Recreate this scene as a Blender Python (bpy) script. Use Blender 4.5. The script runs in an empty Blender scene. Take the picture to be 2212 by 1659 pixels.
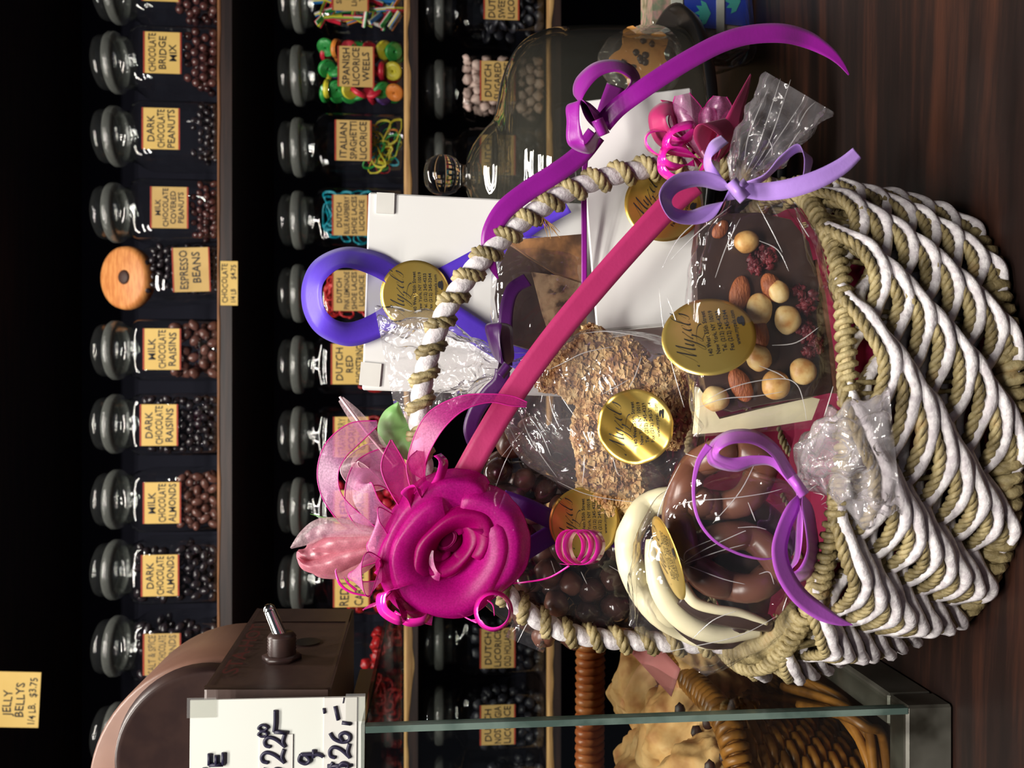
import bpy, math, random
import numpy as np
from mathutils import Vector, Matrix, noise
# ---------------------------------------------------------------- camera, world, lights, exposure
C = bpy.context.scene.collection
SC = bpy.context.scene
FPX = 1850.0
PITCH = math.radians(5.0)
CAMZ = 0.33
cd = bpy.data.cameras.new('camera'); cam = bpy.data.objects.new('camera', cd); C.objects.link(cam)
FW = Vector((0, math.cos(PITCH), -math.sin(PITCH))); UP = Vector((0, math.sin(PITCH), math.cos(PITCH)))
XC, YC = -UP, Vector((1, 0, 0))            # the phone was held on its side: picture right is down
CP = Vector((0, 0, CAMZ))
m = Matrix.Identity(4)
for i in range(3):
    m[i][0] = XC[i]; m[i][1] = YC[i]; m[i][2] = -FW[i]; m[i][3] = CP[i]
cam.matrix_world = m
cd.sensor_fit = 'HORIZONTAL'; cd.sensor_width = 36; cd.lens = FPX / 2212 * 36; cd.clip_start = 0.02
cd.dof.use_dof = True; cd.dof.focus_distance = 0.56; cd.dof.aperture_fstop = 14
SC.camera = cam
def P(px, py, d):
    """point seen at pixel (px, py) of the 2212 x 1659 photo, d metres along the view axis"""
    return CP + XC * ((px - 1106) / FPX * d) + YC * (-(py - 829.5) / FPX * d) + FW * d
w = bpy.data.worlds.new('room_air'); SC.world = w; w.use_nodes = True
w.node_tree.nodes['Background'].inputs[0].default_value = (0.75, 0.8, 1.0, 1)
w.node_tree.nodes['Background'].inputs[1].default_value = 0.055
vs = SC.view_settings; vs.view_transform = 'Standard'; vs.look = 'None'; vs.gamma = 1; vs.use_curve_mapping = False
vs.exposure = 0.12
cy = SC.cycles
cy.max_bounces = 10; cy.diffuse_bounces = 2; cy.glossy_bounces = 3; cy.transmission_bounces = 6; cy.transparent_max_bounces = 28
cy.caustics_reflective = False; cy.caustics_refractive = False; cy.sample_clamp_indirect = 4; cy.use_denoising = True
CEIL = 1.62
FIX = [(-0.20, -0.15, 15.0), (-0.25, -0.80, 18.0), (-0.05, 0.92, 9.5)]       # x, y, watts per tube
LAMPC = (1.0, 0.955, 0.88)
# ---------------------------------------------------------------- helpers
def lin(c):
    return tuple((v / 255 / 12.92) if v / 255 <= 0.04045 else ((v / 255 + 0.055) / 1.055) ** 2.4 for v in c)
def nodes(name):
    m = bpy.data.materials.new(name); m.use_nodes = True
    nt = m.node_tree
    return m, nt, nt.nodes['Principled BSDF'], nt.nodes['Material Output']
def N(nt, t, **kw):
    n = nt.nodes.new(t)
    for k, v in kw.items():
        if k in n.inputs: n.inputs[k].default_value = v
        else: setattr(n, k, v)
    return n
def coords(nt, scale=(1, 1, 1)):
    tc = N(nt, 'ShaderNodeTexCoord'); mp = N(nt, 'ShaderNodeMapping'); mp.inputs['Scale'].default_value = scale
    nt.links.new(tc.outputs['Object'], mp.inputs['Vector']); return mp.outputs[0]
def mat(name, c1, c2=None, rough=0.5, scale=60, metal=0, bump=0, bscale=None, stretch=(1, 1, 1), spec=0.5, coat=0, sheen=0, lo=0.4, hi=0.6, trans=0, detail=4, bdist=0.002, ramp=None):
    m, nt, b, o = nodes(name); L = nt.links
    v = coords(nt, stretch)
    if c2 or ramp:
        n = N(nt, 'ShaderNodeTexNoise', Scale=scale, Detail=detail); L.new(v, n.inputs['Vector'])
        r = N(nt, 'ShaderNodeValToRGB'); e = r.color_ramp.elements
        if ramp:
            while len(e) < len(ramp): e.new(0.5)
            for k, (p, c) in enumerate(ramp): e[k].position = p; e[k].color = (*lin(c), 1)
        else:
            e[0].position = lo; e[1].position = hi; e[0].color = (*lin(c1), 1); e[1].color = (*lin(c2), 1)
        L.new(n.outputs[0], r.inputs[0]); L.new(r.outputs[0], b.inputs['Base Color'])
    else:
        n = N(nt, 'ShaderNodeTexNoise', Scale=scale, Detail=2); L.new(v, n.inputs['Vector'])
        mr = N(nt, 'ShaderNodeMapRange'); mr.inputs['To Min'].default_value = max(0.02, rough - 0.05); mr.inputs['To Max'].default_value = min(1, rough + 0.05)
        L.new(n.outputs[0], mr.inputs[0]); L.new(mr.outputs[0], b.inputs['Roughness'])
        b.inputs['Base Color'].default_value = (*lin(c1), 1)
    if c2 or ramp: b.inputs['Roughness'].default_value = rough
    b.inputs['Metallic'].default_value = metal; b.inputs['Specular IOR Level'].default_value = spec
    b.inputs['Coat Weight'].default_value = coat; b.inputs['Sheen Weight'].default_value = sheen
    b.inputs['Transmission Weight'].default_value = trans
    if bump:
        n2 = N(nt, 'ShaderNodeTexNoise', Scale=bscale or scale, Detail=4); L.new(v, n2.inputs['Vector'])
        bp = N(nt, 'ShaderNodeBump', Strength=bump, Distance=bdist); L.new(n2.outputs[0], bp.inputs['Height']); L.new(bp.outputs[0], b.inputs['Normal'])
    return m
def thin_glass(name, tint=(1, 1, 1), rough=0.02, boost=1.0, bump=0, bscale=40, haze=0.0, hazec=(1, 1, 1), ior=1.5, stretch=(1, 1, 1), base=0.0):
    """a thin sheet of glass or film: clear, mirror-like at its own angle"""
    m, nt, b, o = nodes(name); L = nt.links; nt.nodes.remove(b)
    t = N(nt, 'ShaderNodeBsdfTransparent'); t.inputs[0].default_value = (*tint, 1)
    g = N(nt, 'ShaderNodeBsdfGlossy'); g.inputs['Roughness'].default_value = rough
    fr = N(nt, 'ShaderNodeFresnel', IOR=ior); ge = N(nt, 'ShaderNodeNewGeometry'); im = N(nt, 'ShaderNodeMapRange')   # both faces of a thin sheet mirror alike
    im.inputs['To Min'].default_value = ior; im.inputs['To Max'].default_value = 1 / ior; L.new(ge.outputs['Backfacing'], im.inputs[0]); L.new(im.outputs[0], fr.inputs['IOR'])
    if bump:
        v = coords(nt, stretch)
        n2 = N(nt, 'ShaderNodeTexNoise', Scale=bscale, Detail=2.5, Distortion=1.2); L.new(v, n2.inputs['Vector'])
        ab = N(nt, 'ShaderNodeMath', operation='ABSOLUTE'); sb = N(nt, 'ShaderNodeMath', operation='SUBTRACT'); sb.inputs[1].default_value = 0.5
        L.new(n2.outputs[0], sb.inputs[0]); L.new(sb.outputs[0], ab.inputs[0])
        bp = N(nt, 'ShaderNodeBump', Strength=bump, Distance=0.012); L.new(ab.outputs[0], bp.inputs['Height'])
        L.new(bp.outputs[0], g.inputs['Normal']); L.new(bp.outputs[0], fr.inputs['Normal'])
    mu = N(nt, 'ShaderNodeMath', operation='MULTIPLY_ADD', use_clamp=True); mu.inputs[1].default_value = boost; mu.inputs[2].default_value = base; L.new(fr.outputs[0], mu.inputs[0])
    mx = N(nt, 'ShaderNodeMixShader'); L.new(mu.outputs[0], mx.inputs[0]); L.new(t.outputs[0], mx.inputs[1]); L.new(g.outputs[0], mx.inputs[2])
    out = mx
    if haze:
        d = N(nt, 'ShaderNodeBsdfDiffuse'); d.inputs[0].default_value = (*hazec, 1)
        mh = N(nt, 'ShaderNodeMixShader'); mh.inputs[0].default_value = haze; L.new(mx.outputs[0], mh.inputs[1]); L.new(d.outputs[0], mh.inputs[2]); out = mh
    L.new(out.outputs[0], o.inputs[0]); return m
def organza(name, c, clear, shine=0.12):
    m, nt, b, o = nodes(name); L = nt.links; nt.nodes.remove(b); c = (*lin(c), 1)
    d = N(nt, 'ShaderNodeBsdfDiffuse'); d.inputs[0].default_value = c
    tl = N(nt, 'ShaderNodeBsdfTranslucent'); tl.inputs[0].default_value = c
    g = N(nt, 'ShaderNodeBsdfGlossy'); g.inputs['Roughness'].default_value = 0.38
    a = N(nt, 'ShaderNodeMixShader'); a.inputs[0].default_value = 0.4; L.new(d.outputs[0], a.inputs[1]); L.new(tl.outputs[0], a.inputs[2])
    e = N(nt, 'ShaderNodeMixShader'); e.inputs[0].default_value = shine; L.new(a.outputs[0], e.inputs[1]); L.new(g.outputs[0], e.inputs[2])
    t = N(nt, 'ShaderNodeBsdfTransparent'); t.inputs[0].default_value = tuple(0.5 + 0.5 * x for x in c[:3]) + (1,)
    v = coords(nt); n = N(nt, 'ShaderNodeTexNoise', Scale=900, Detail=1); L.new(v, n.inputs['Vector'])
    mr = N(nt, 'ShaderNodeMapRange'); mr.inputs['From Min'].default_value = 0.3; mr.inputs['From Max'].default_value = 0.7
    mr.inputs['To Min'].default_value = max(0, clear - 0.12); mr.inputs['To Max'].default_value = clear + 0.12; L.new(n.outputs[0], mr.inputs[0])
    x = N(nt, 'ShaderNodeMixShader'); L.new(mr.outputs[0], x.inputs[0]); L.new(e.outputs[0], x.inputs[1]); L.new(t.outputs[0], x.inputs[2])
    L.new(x.outputs[0], o.inputs[0]); return m

ORG = {}
def props(o, label=None, cat=None, group=None, kind=None):
    if label: o['label'] = label
    if cat: o['category'] = cat
    if group: o['group'] = group
    if kind: o['kind'] = kind
    return o
def thing(name, loc, label, cat, group=None):
    o = bpy.data.objects.new(name, None); C.objects.link(o); o.empty_display_size = 0.01
    o.location = loc; ORG[o.name] = Vector(loc); return props(o, label, cat, group)
class MB:
    def __init__(s): s.v = []; s.f = []; s.m = []; s.sm = []
    def add(s, v, f, mi=0, sm=True):
        b = len(s.v); s.v.extend([tuple(p) for p in v]); s.f.extend([tuple(i + b for i in q) for q in f]); s.m.extend([mi] * len(f)); s.sm.extend([sm] * len(f)); return s
    def grid(s, G, cu=False, cv=False, mi=0, sm=True):
        n, k = len(G), len(G[0]); v = [p for r in G for p in r]; f = []
        for i in range(n if cu else n - 1):
            for j in range(k if cv else k - 1):
                a, b = i, (i + 1) % n; c, d = j, (j + 1) % k
                f.append((a * k + c, a * k + d, b * k + d, b * k + c))
        return s.add(v, f, mi, sm)
    def box(s, c, h, M=None, mi=0):
        c = Vector(c); v = [c + Vector((x * h[0], y * h[1], z * h[2])) for x in (-1, 1) for y in (-1, 1) for z in (-1, 1)]
        if M: v = [M @ p for p in v]
        return s.add(v, [(0, 1, 3, 2), (4, 6, 7, 5), (0, 4, 5, 1), (2, 3, 7, 6), (0, 2, 6, 4), (1, 5, 7, 3)], mi, False)
    def tube(s, pts, r, n=8, closed=False, mi=0, cap=True):
        p = np.array([tuple(q) for q in pts], float); k = len(p)
        rr = np.broadcast_to(np.array(r, float), (k,))
        t = (np.roll(p, -1, 0) - np.roll(p, 1, 0)) if closed else np.gradient(p, axis=0)
        t /= np.linalg.norm(t, axis=1)[:, None] + 1e-12
        u = np.cross(t[0], (0.3, 0.2, 0.93)); u /= np.linalg.norm(u); U = np.zeros_like(p)
        for i in range(k):
            u = u - t[i] * np.dot(u, t[i]); u /= np.linalg.norm(u) + 1e-12; U[i] = u
        W = np.cross(t, U); a = np.linspace(0, 2 * np.pi, n, endpoint=False)
        G = p[:, None] + (U[:, None] * np.cos(a)[None, :, None] + W[:, None] * np.sin(a)[None, :, None]) * rr[:, None, None]
        b = len(s.v); s.v.extend(map(tuple, G.reshape(-1, 3).tolist()))
        F = []
        for i in range(k if closed else k - 1):
            i2 = (i + 1) % k
            for j in range(n): F.append((b + i * n + j, b + i * n + (j + 1) % n, b + i2 * n + (j + 1) % n, b + i2 * n + j))
        if cap and not closed: F.append(tuple(b + j for j in range(n))[::-1]); F.append(tuple(b + (k - 1) * n + j for j in range(n)))
        s.f.extend(F); s.m.extend([mi] * len(F)); s.sm.extend([True] * len(F)); return s
    def lathe(s, prof, n=32, M=None, mi=0, pw=None):
        """prof: (r, z); pw gives the superellipse power (2 = round, 5 = square) per ring"""
        G = []
        for i, (r, z) in enumerate(prof):
            row = []
            for j in range(n):
                a = 2 * math.pi * j / n; c, q = math.cos(a), math.sin(a)
                k = 1.0
                if pw: e = pw[i]; k = (abs(c) ** e + abs(q) ** e) ** (-1 / e)
                p = Vector((r * k * c, r * k * q, z)); row.append(M @ p if M else p)
            G.append(row)
        return s.grid(G, cv=True, mi=mi)
    def ball(s, c, r, n=12, k=8, M=None, mi=0, nz=0, seed=0, nf=1.0):
        c = Vector(c); r = (r, r, r) if not hasattr(r, '__len__') else r; G = []
        for i in range(k + 1):
            t = math.pi * i / k; row = []
            for j in range(n):
                a = 2 * math.pi * j / n; d = Vector((math.sin(t) * math.cos(a), math.sin(t) * math.sin(a), math.cos(t)))
                q = 1 + (nz * noise.noise(d * nf + Vector((seed * 7.3, seed * 1.7, 0))) if nz else 0)
                p = Vector((d.x * r[0] * q, d.y * r[1] * q, d.z * r[2] * q))
                if M: p = M @ p
                row.append(c + p)
            G.append(row)
        return s.grid(G, cv=True, mi=mi)
    def poly(s, pts, M, h, mi=0, bev=0.0, y0=0.0):
        """flat outline (local x,y) with real thickness h towards local z, edges rounded by bev"""
        n = len(pts); cx = sum(p[0] for p in pts) / n; cyy = sum(p[1] for p in pts) / n
        def ring(k, z): return [M @ Vector((cx + (x - cx) * k, cyy + (y - cyy) * k, y0 + z)) for x, y in pts]
        R = [ring(1, 0), ring(1, h - bev)] + ([ring(1 - bev * 8, h)] if bev else [ring(1, h)])
        s.grid(R, cv=True, mi=mi, sm=bool(bev)); b = len(s.v)
        s.add(ring(1, 0)[::-1], [tuple(range(n))], mi, False); s.add(R[-1], [tuple(range(n))], mi, False); return s
    def build(s, name, mats, parent=None, label=None, cat=None, group=None, kind=None, solid=0, sub=0, loc=None, autos=None):
        if parent is not None: o0 = ORG[parent.name]
        elif loc is not None: o0 = Vector(loc)
        else: o0 = Vector(np.array(s.v).mean(0).tolist())
        me = bpy.data.meshes.new(name); me.from_pydata([(x - o0.x, y - o0.y, z - o0.z) for x, y, z in s.v], [], s.f)
        for q in (mats if isinstance(mats, (list, tuple)) else [mats]): me.materials.append(q)
        me.polygons.foreach_set('material_index', s.m); me.polygons.foreach_set('use_smooth', s.sm); me.update()
        o = bpy.data.objects.new(name, me); C.objects.link(o)
        if parent is not None: o.parent = parent
        else: o.location = o0
        ORG[o.name] = o0
        if solid: md = o.modifiers.new('thick', 'SOLIDIFY'); md.thickness = solid; md.offset = 0
        if sub: md = o.modifiers.new('sub', 'SUBSURF'); md.levels = sub; md.render_levels = sub
        return props(o, label, cat, group, kind)
def struct(o): o['kind'] = 'structure'; return o
def catmull(pts, n=10, closed=False):
    p = [tuple(map(float, q)) for q in pts]; out = []; k = len(p)
    for i in range(k if closed else k - 1):
        a, b, c, d = (p[(i - 1) % k] if closed or i > 0 else p[0]), p[i], p[(i + 1) % k], (p[(i + 2) % k] if closed or i + 2 < k else p[-1])
        for j in range(n):
            t = j / n
            out.append(tuple(0.5 * ((2 * b[e]) + (-a[e] + c[e]) * t + (2 * a[e] - 5 * b[e] + 4 * c[e] - d[e]) * t * t + (-a[e] + 3 * b[e] - 3 * c[e] + d[e]) * t ** 3) for e in range(len(b))))
    if not closed: out.append(p[-1])
    return out
def tree_copy(o, loc, parent=None, rot=None):
    c = o.copy(); C.objects.link(c)
    if parent is not None: c.parent = parent
    if loc is not None: c.location = loc
    if rot: c.rotation_euler = rot
    for ch in KIDS.get(o.name, []): tree_copy(ch, None, c)
    return c
KIDS = {}
def frame(px, py, d, roll=0, tilt=0, yaw=0):
    """local x = to the right in the room, y = up, z = towards the viewer"""
    B = Matrix(((1, 0, 0), (0, 0, -1), (0, 1, 0))).to_4x4()
    R = Matrix.Rotation(math.radians(roll), 4, 'Z') @ Matrix.Rotation(math.radians(tilt), 4, 'X') @ Matrix.Rotation(math.radians(yaw), 4, 'Y')
    return Matrix.Translation(P(px, py, d)) @ B @ R
TX = {}
def text2d(s):
    """outline letters as flat faces: unit cap height, origin at the left of the baseline"""
    if s in TX: return TX[s]
    cu = bpy.data.curves.new('t', 'FONT'); cu.body = s; cu.size = 1; cu.resolution_u = 2; cu.offset = 0.012
    o = bpy.data.objects.new('t', cu); C.objects.link(o); dg = bpy.context.evaluated_depsgraph_get(); dg.update()
    me = bpy.data.meshes.new_from_object(o.evaluated_get(dg)); v = [(p.co.x / 0.69, p.co.y / 0.69) for p in me.vertices]; f = [tuple(q.vertices) for q in me.polygons]
    bpy.data.objects.remove(o); bpy.data.curves.remove(cu); bpy.data.meshes.remove(me)
    x0 = min(a for a, b in v); x1 = max(a for a, b in v); TX[s] = ([(a - x0, b) for a, b in v], f, x1 - x0); return TX[s]
def put_text(mb, s, M, x, y, h, w=None, align='c', z=0.0004, mi=0, shear=0, bend=None, wob=0):
    v, f, tw = text2d(s); sx = h if w is None else w / tw
    off = {'c': -tw * sx / 2, 'l': 0, 'r': -tw * sx}[align]; out = []
    for a, b in v:
        X = x + off + a * sx + shear * b * h; Y = y + b * h + (wob * h * math.sin(a * 2.3 + len(s)) if wob else 0)
        out.append(M @ Vector((X, Y, z + (bend(X, Y) if bend else 0))))
    mb.add(out, f, mi, False)
def stroke(mb, pts, M, wd, z=0.0005, mi=0, thin=None, bend=None, n=5):
    """a pen line; with thin set it swells on the down strokes like a nib"""
    q = catmull(pts, n); k = len(q); L, R = [], []
    for i in range(k):
        a, b = q[max(0, i - 1)], q[min(k - 1, i + 1)]; dx, dy = b[0] - a[0], b[1] - a[1]; l = math.hypot(dx, dy) + 1e-9
        ww = wd if thin is None else thin + (wd - thin) * max(0, -dy / l) ** 1.2
        nx, ny = -dy / l * ww / 2, dx / l * ww / 2
        if thin is not None: nx, ny = ww / 2 + 1e-5, ww * 0.15
        for S, sg in ((L, 1), (R, -1)):
            X, Y = q[i][0] + sg * nx, q[i][1] + sg * ny; S.append(M @ Vector((X, Y, z + (bend(X, Y) if bend else 0))))
    mb.grid([L, R], mi=mi, sm=False)
def pathpx(pts, n=8): return [P(*q[:3]) for q in catmull([q[:3] for q in pts], n)]
def ribbon(mb, pts, hw, n=8, mi=0, across=4, edge=None, emi=1, cup=0.0):
    """satin strip: pts of (px, py, depth[, hx, hy, hd]); hx, hy, hd = half width vector (pixels, pixels, metres).
    hw (pixels) is used across the run of the strip where no vector is given"""
    full = []
    for i, q in enumerate(pts):
        if len(q) >= 6: full.append(q[:6])
        else:
            a, b = pts[max(0, i - 1)], pts[min(len(pts) - 1, i + 1)]; dx, dy = b[0] - a[0], b[1] - a[1]; l = math.hypot(dx, dy) + 1e-9
            k = hw * (q[3] if len(q) > 3 else 1); hd = q[4] if len(q) > 4 else 0
            full.append((q[0], q[1], q[2], -dy / l * k, dx / l * k, hd))
    G = []; rows = catmull(full, n)
    for (x, y, d, hx, hy, hd) in rows:
        G.append([P(x + hx * t, y + hy * t, d + hd * t + cup * (1 - t * t)) for t in [(-1 + 2 * k / across) for k in range(across + 1)]])
    mb.grid(G, mi=mi)
    if edge:
        for k in (0, -1): mb.tube([r[k] for r in G], edge, 4, mi=emi)
    return mb
# ---------------------------------------------------------------- materials
M_ = {}
M_['wood'] = None
def wood_top():
    m, nt, b, o = nodes('dark walnut counter'); L = nt.links
    v = coords(nt, (1.2, 16, 16)); n0 = N(nt, 'ShaderNodeTexNoise', Scale=1.3, Detail=2); v0 = coords(nt, (1, 1, 1)); L.new(v0, n0.inputs['Vector'])
    ad = N(nt, 'ShaderNodeVectorMath', operation='MULTIPLY_ADD'); ad.inputs[1].default_value = (0, 2.4, 0); L.new(n0.outputs['Color'], ad.inputs[0]); L.new(v, ad.inputs[2])
    n = N(nt, 'ShaderNodeTexNoise', Scale=3.2, Detail=7, Roughness=0.62); L.new(ad.outputs[0], n.inputs['Vector'])
    r = N(nt, 'ShaderNodeValToRGB'); e = r.color_ramp.elements; e[0].position = 0.3; e[0].color = (*lin((17, 11, 10)), 1); e[1].position = 0.72; e[1].color = (*lin((66, 37, 26)), 1)
    x = e.new(0.5); x.color = (*lin((33, 20, 17)), 1)
    L.new(n.outputs[0], r.inputs[0]); L.new(r.outputs[0], b.inputs['Base Color']); b.inputs['Roughness'].default_value = 0.42
    bp = N(nt, 'ShaderNodeBump', Strength=0.15, Distance=0.001); L.new(n.outputs[0], bp.inputs['Height']); L.new(bp.outputs[0], b.inputs['Normal']); return m
M_wood = wood_top()
M_shelf = mat('dark stained shelf wood', (34, 24, 24), (52, 36, 32), 0.5, 6, stretch=(1, 20, 20), bump=0.1)
M_raw = mat('bare worn pine edge', (150, 110, 66), (196, 156, 100), 0.6, 8, stretch=(1, 20, 20))
M_rawd = mat('dull worn shelf edge', (104, 66, 40), (146, 98, 60), 0.6, 8, stretch=(1, 20, 20))
M_back = mat('blue black shelf back', (34, 35, 54), (38, 39, 58), 0.8, 5)
M_wall = mat('dark painted wall', (34, 32, 38), (40, 38, 44), 0.85, 3)
M_floor = mat('dark floor tile', (46, 40, 38), (60, 52, 48), 0.5, 3)
M_ceil = mat('white ceiling board', (186, 184, 178), (196, 194, 188), 0.9, 8)
M_jar = thin_glass('jar glass', (0.955, 0.965, 0.955), 0.03, 1.3, bump=0.02, bscale=25)
M_lid = thin_glass('jar lid glass', (0.88, 0.90, 0.89), 0.04, 1.7, bump=0.16, bscale=55, haze=0.012, hazec=(0.8, 0.85, 0.8))
M_ring = thin_glass('ground glass ring', (0.76, 0.78, 0.75), 0.14, 2.2, bump=0.25, bscale=70, haze=0.13, hazec=(0.65, 0.68, 0.62))
M_pane = thin_glass('case pane', (0.93, 0.95, 0.93), 0.01, 0.9)
M_edge = mat('green glass edge', (74, 92, 86), (112, 130, 122), 0.15, 30)
M_cello = thin_glass('clear cellophane', (0.99, 0.985, 0.99), 0.05, 1.3, bump=0.6, bscale=17, haze=0.012, hazec=(0.95, 0.9, 0.95), stretch=(1, 1, 1), base=0.01)
M_glint = thin_glass('painted film glint', (1, 1, 1), 0.12, 2.0, haze=0.36, hazec=(1, 0.98, 0.98), base=0.2)  # whitish haze paints the bright highlight lines onto the film
M_cello3 = thin_glass('bunched shiny cellophane', (0.99, 0.97, 0.99), 0.10, 2.4, bump=1.0, bscale=44, haze=0.17, hazec=(1.0, 0.94, 0.98), base=0.05)
M_cello2 = thin_glass('crumpled cellophane', (0.99, 0.985, 0.99), 0.07, 1.9, bump=0.8, bscale=36, haze=0.055, hazec=(0.98, 0.92, 0.96), base=0.01)
M_card = mat('yellow card', (214, 178, 98), (224, 190, 112), 0.7, 12, lo=0.35, hi=0.7)
M_card2 = mat('faded tan card', (190, 156, 92), (206, 172, 106), 0.7, 12)
M_red = mat('red card border', (150, 44, 30), (166, 58, 38), 0.7, 60)
M_ink = mat('black marker ink', (26, 24, 28), None, 0.6)
M_inkf = mat('faded marker ink', (112, 96, 66), None, 0.6)
M_inkb = mat('blue black pen ink', (38, 34, 60), None, 0.5)
M_white = mat('white coated board', (232, 231, 228), (238, 237, 235), 0.42, 5, bump=0.03, bscale=4)
M_white2 = mat('white folded board tab', (222, 220, 214), (228, 226, 220), 0.5, 30)
M_paper = mat('glossy white sign card', (226, 228, 220), (234, 236, 230), 0.3, 3)
M_tape = thin_glass('clear sticky tape', (0.95, 0.95, 0.93), 0.2, 1.3, haze=0.06)
def gold_mat():
    m, nt, b, o = nodes('gold foil'); L = nt.links; v = coords(nt)
    n = N(nt, 'ShaderNodeTexNoise', Scale=22, Detail=1.5); L.new(v, n.inputs['Vector'])
    r = N(nt, 'ShaderNodeValToRGB'); e = r.color_ramp.elements; e[0].position = 0.38; e[0].color = (*lin((222, 180, 84)), 1); e[1].position = 0.62; e[1].color = (*lin((246, 214, 118)), 1)
    L.new(n.outputs[0], r.inputs[0]); L.new(r.outputs[0], b.inputs['Base Color'])
    b.inputs['Metallic'].default_value = 0.85; b.inputs['Roughness'].default_value = 0.3
    bp = N(nt, 'ShaderNodeBump', Strength=0.5, Distance=0.004); L.new(n.outputs[0], bp.inputs['Height']); L.new(bp.outputs[0], b.inputs['Normal']); return m
M_gold = gold_mat()
def satin(name, c, c2, rough=0.34):
    return mat(name, c, c2, rough, 30, sheen=0.15, bump=0.05, bscale=500, spec=0.45, lo=0.3, hi=0.7)
M_violet = satin('violet satin', (138, 16, 140), (150, 24, 152))
M_blue = satin('blue violet satin', (78, 44, 186), (88, 54, 200), 0.42)
M_lilac = satin('lilac satin', (184, 140, 232), (194, 152, 240))
M_orchid = satin('orchid satin', (182, 84, 200), (192, 96, 212))
M_plum = satin('dark plum satin', (58, 10, 74), (72, 16, 90))
M_purp = satin('deep purple satin', (86, 30, 134), (98, 40, 150))
M_rosy = satin('raspberry satin', (176, 38, 98), (188, 46, 108), 0.5)
M_curl = mat('shiny pink curling ribbon', (232, 30, 160), (242, 46, 176), 0.16, 40, spec=0.6, coat=0.4)
M_orgm = organza('magenta organza', (206, 18, 148), 0.22, 0.025)
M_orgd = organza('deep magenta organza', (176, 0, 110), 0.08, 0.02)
M_orgp = organza('pale pink organza', (236, 150, 208), 0.46, 0.16)
M_orgs = organza('pink silk', (236, 150, 168), 0.10, 0.12)
M_orgw = organza('sheer blush organza', (244, 208, 216), 0.50, 0.12)
M_orgh = organza('hot pink organza', (232, 60, 170), 0.34, 0.10)
M_orge = mat('woven pink edge', (214, 40, 150), None, 0.4)
M_orgwe = mat('woven blush edge', (240, 196, 206), None, 0.4)
M_leaf = mat('green silk leaf', (104, 158, 84), (132, 184, 106), 0.45, 25)
M_tissue = mat('crimson tissue', (132, 8, 56), (164, 18, 74), 0.75, 20, bump=0.4, bscale=30)
M_grass = mat('dried seagrass', (120, 104, 62), None, 0.6, 60, bump=0.5, bscale=320, stretch=(1, 1, 1), ramp=[(0.3, (92, 80, 50)), (0.48, (146, 130, 90)), (0.62, (176, 160, 116)), (0.75, (176, 144, 98))])
M_cord = mat('white paper cord', (236, 231, 232), (206, 198, 202), 0.6, 200, bump=0.35, bscale=420, stretch=(1, 1, 1))
M_wick = mat('varnished orange wicker', (206, 112, 58), (232, 144, 82), 0.35, 50, spec=0.6)
M_wick2 = mat('honey brown wicker', (110, 68, 26), (176, 116, 48), 0.4, 40, spec=0.5)
M_dough = mat('baked scone crust', (188, 130, 74), None, 0.7, 38, bump=0.5, bscale=60, ramp=[(0.3, (170, 104, 56)), (0.45, (212, 160, 100)), (0.6, (226, 182, 124)), (0.72, (196, 138, 82))])
M_rais = mat('dark raisins', (44, 24, 20), (66, 36, 28), 0.5, 60)
M_cookie = mat('orange iced cookie', (214, 140, 62), (226, 160, 84), 0.6, 30, bump=0.3)
M_chip = mat('chocolate chips', (50, 26, 18), None, 0.4)
M_dark = mat('dark chocolate', (52, 36, 32), (66, 47, 41), 0.38, 20, spec=0.6, bump=0.12, bscale=60)
M_milk = mat('milk chocolate', (104, 66, 52), (120, 78, 62), 0.32, 20, spec=0.6, bump=0.1, bscale=60)
M_wch = mat('white chocolate', (238, 228, 186), (244, 236, 200), 0.4, 18, bump=0.15, bscale=50)
M_malt = mat('shiny dark chocolate coating', (58, 36, 32), (78, 50, 42), 0.16, 18, spec=0.7)
M_nut = mat('blanched hazelnut', (222, 188, 124), None, 0.45, 90, bump=0.2, ramp=[(0.35, (196, 138, 72)), (0.5, (226, 192, 126)), (0.65, (240, 216, 160))])
M_nut2 = mat('toasted hazelnut', (186, 126, 62), (228, 184, 112), 0.4, 110, bump=0.2)
M_alm = mat('almond skin', (140, 74, 40), (170, 98, 56), 0.5, 160, stretch=(1, 1, 4), bump=0.5, bscale=300)
M_cran = mat('dried cranberry', (78, 16, 28), (112, 34, 42), 0.5, 150, bump=0.9, bscale=200)
M_crumb = mat('chopped roasted nuts', (176, 130, 84), None, 0.55, 120, ramp=[(0.3, (132, 88, 58)), (0.43, (190, 142, 92)), (0.54, (218, 178, 120)), (0.68, (240, 210, 156))])
M_toff = mat('toffee base', (96, 64, 46), (134, 92, 62), 0.5, 90, bump=0.7)
M_cake = mat('speckled tan loaf', (128, 100, 74), None, 0.75, 130, bump=0.4, ramp=[(0.35, (74, 52, 38)), (0.45, (132, 104, 78)), (0.6, (152, 124, 94))])
M_cakex = mat('streaked loaf crust', (70, 48, 34), None, 0.6, 40, bump=0.5, stretch=(1, 6, 1), ramp=[(0.36, (48, 32, 26)), (0.5, (104, 74, 50)), (0.66, (178, 126, 78))])
M_cd1 = mat('milk chocolate candy shell', (98, 62, 56), (120, 80, 72), 0.25, 30, spec=0.7)
M_cd2 = mat('dark chocolate candy shell', (36, 30, 36), (48, 40, 46), 0.22, 30, spec=0.8)
M_cd3 = mat('plum brown candy shell', (74, 41, 43), (98, 57, 55), 0.22, 30, spec=0.8)
M_lic = mat('black licorice', (34, 34, 42), (46, 46, 54), 0.4, 40)
M_sug = mat('sugared pink grey licorice', (172, 146, 138), (204, 178, 168), 0.6, 60)
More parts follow.
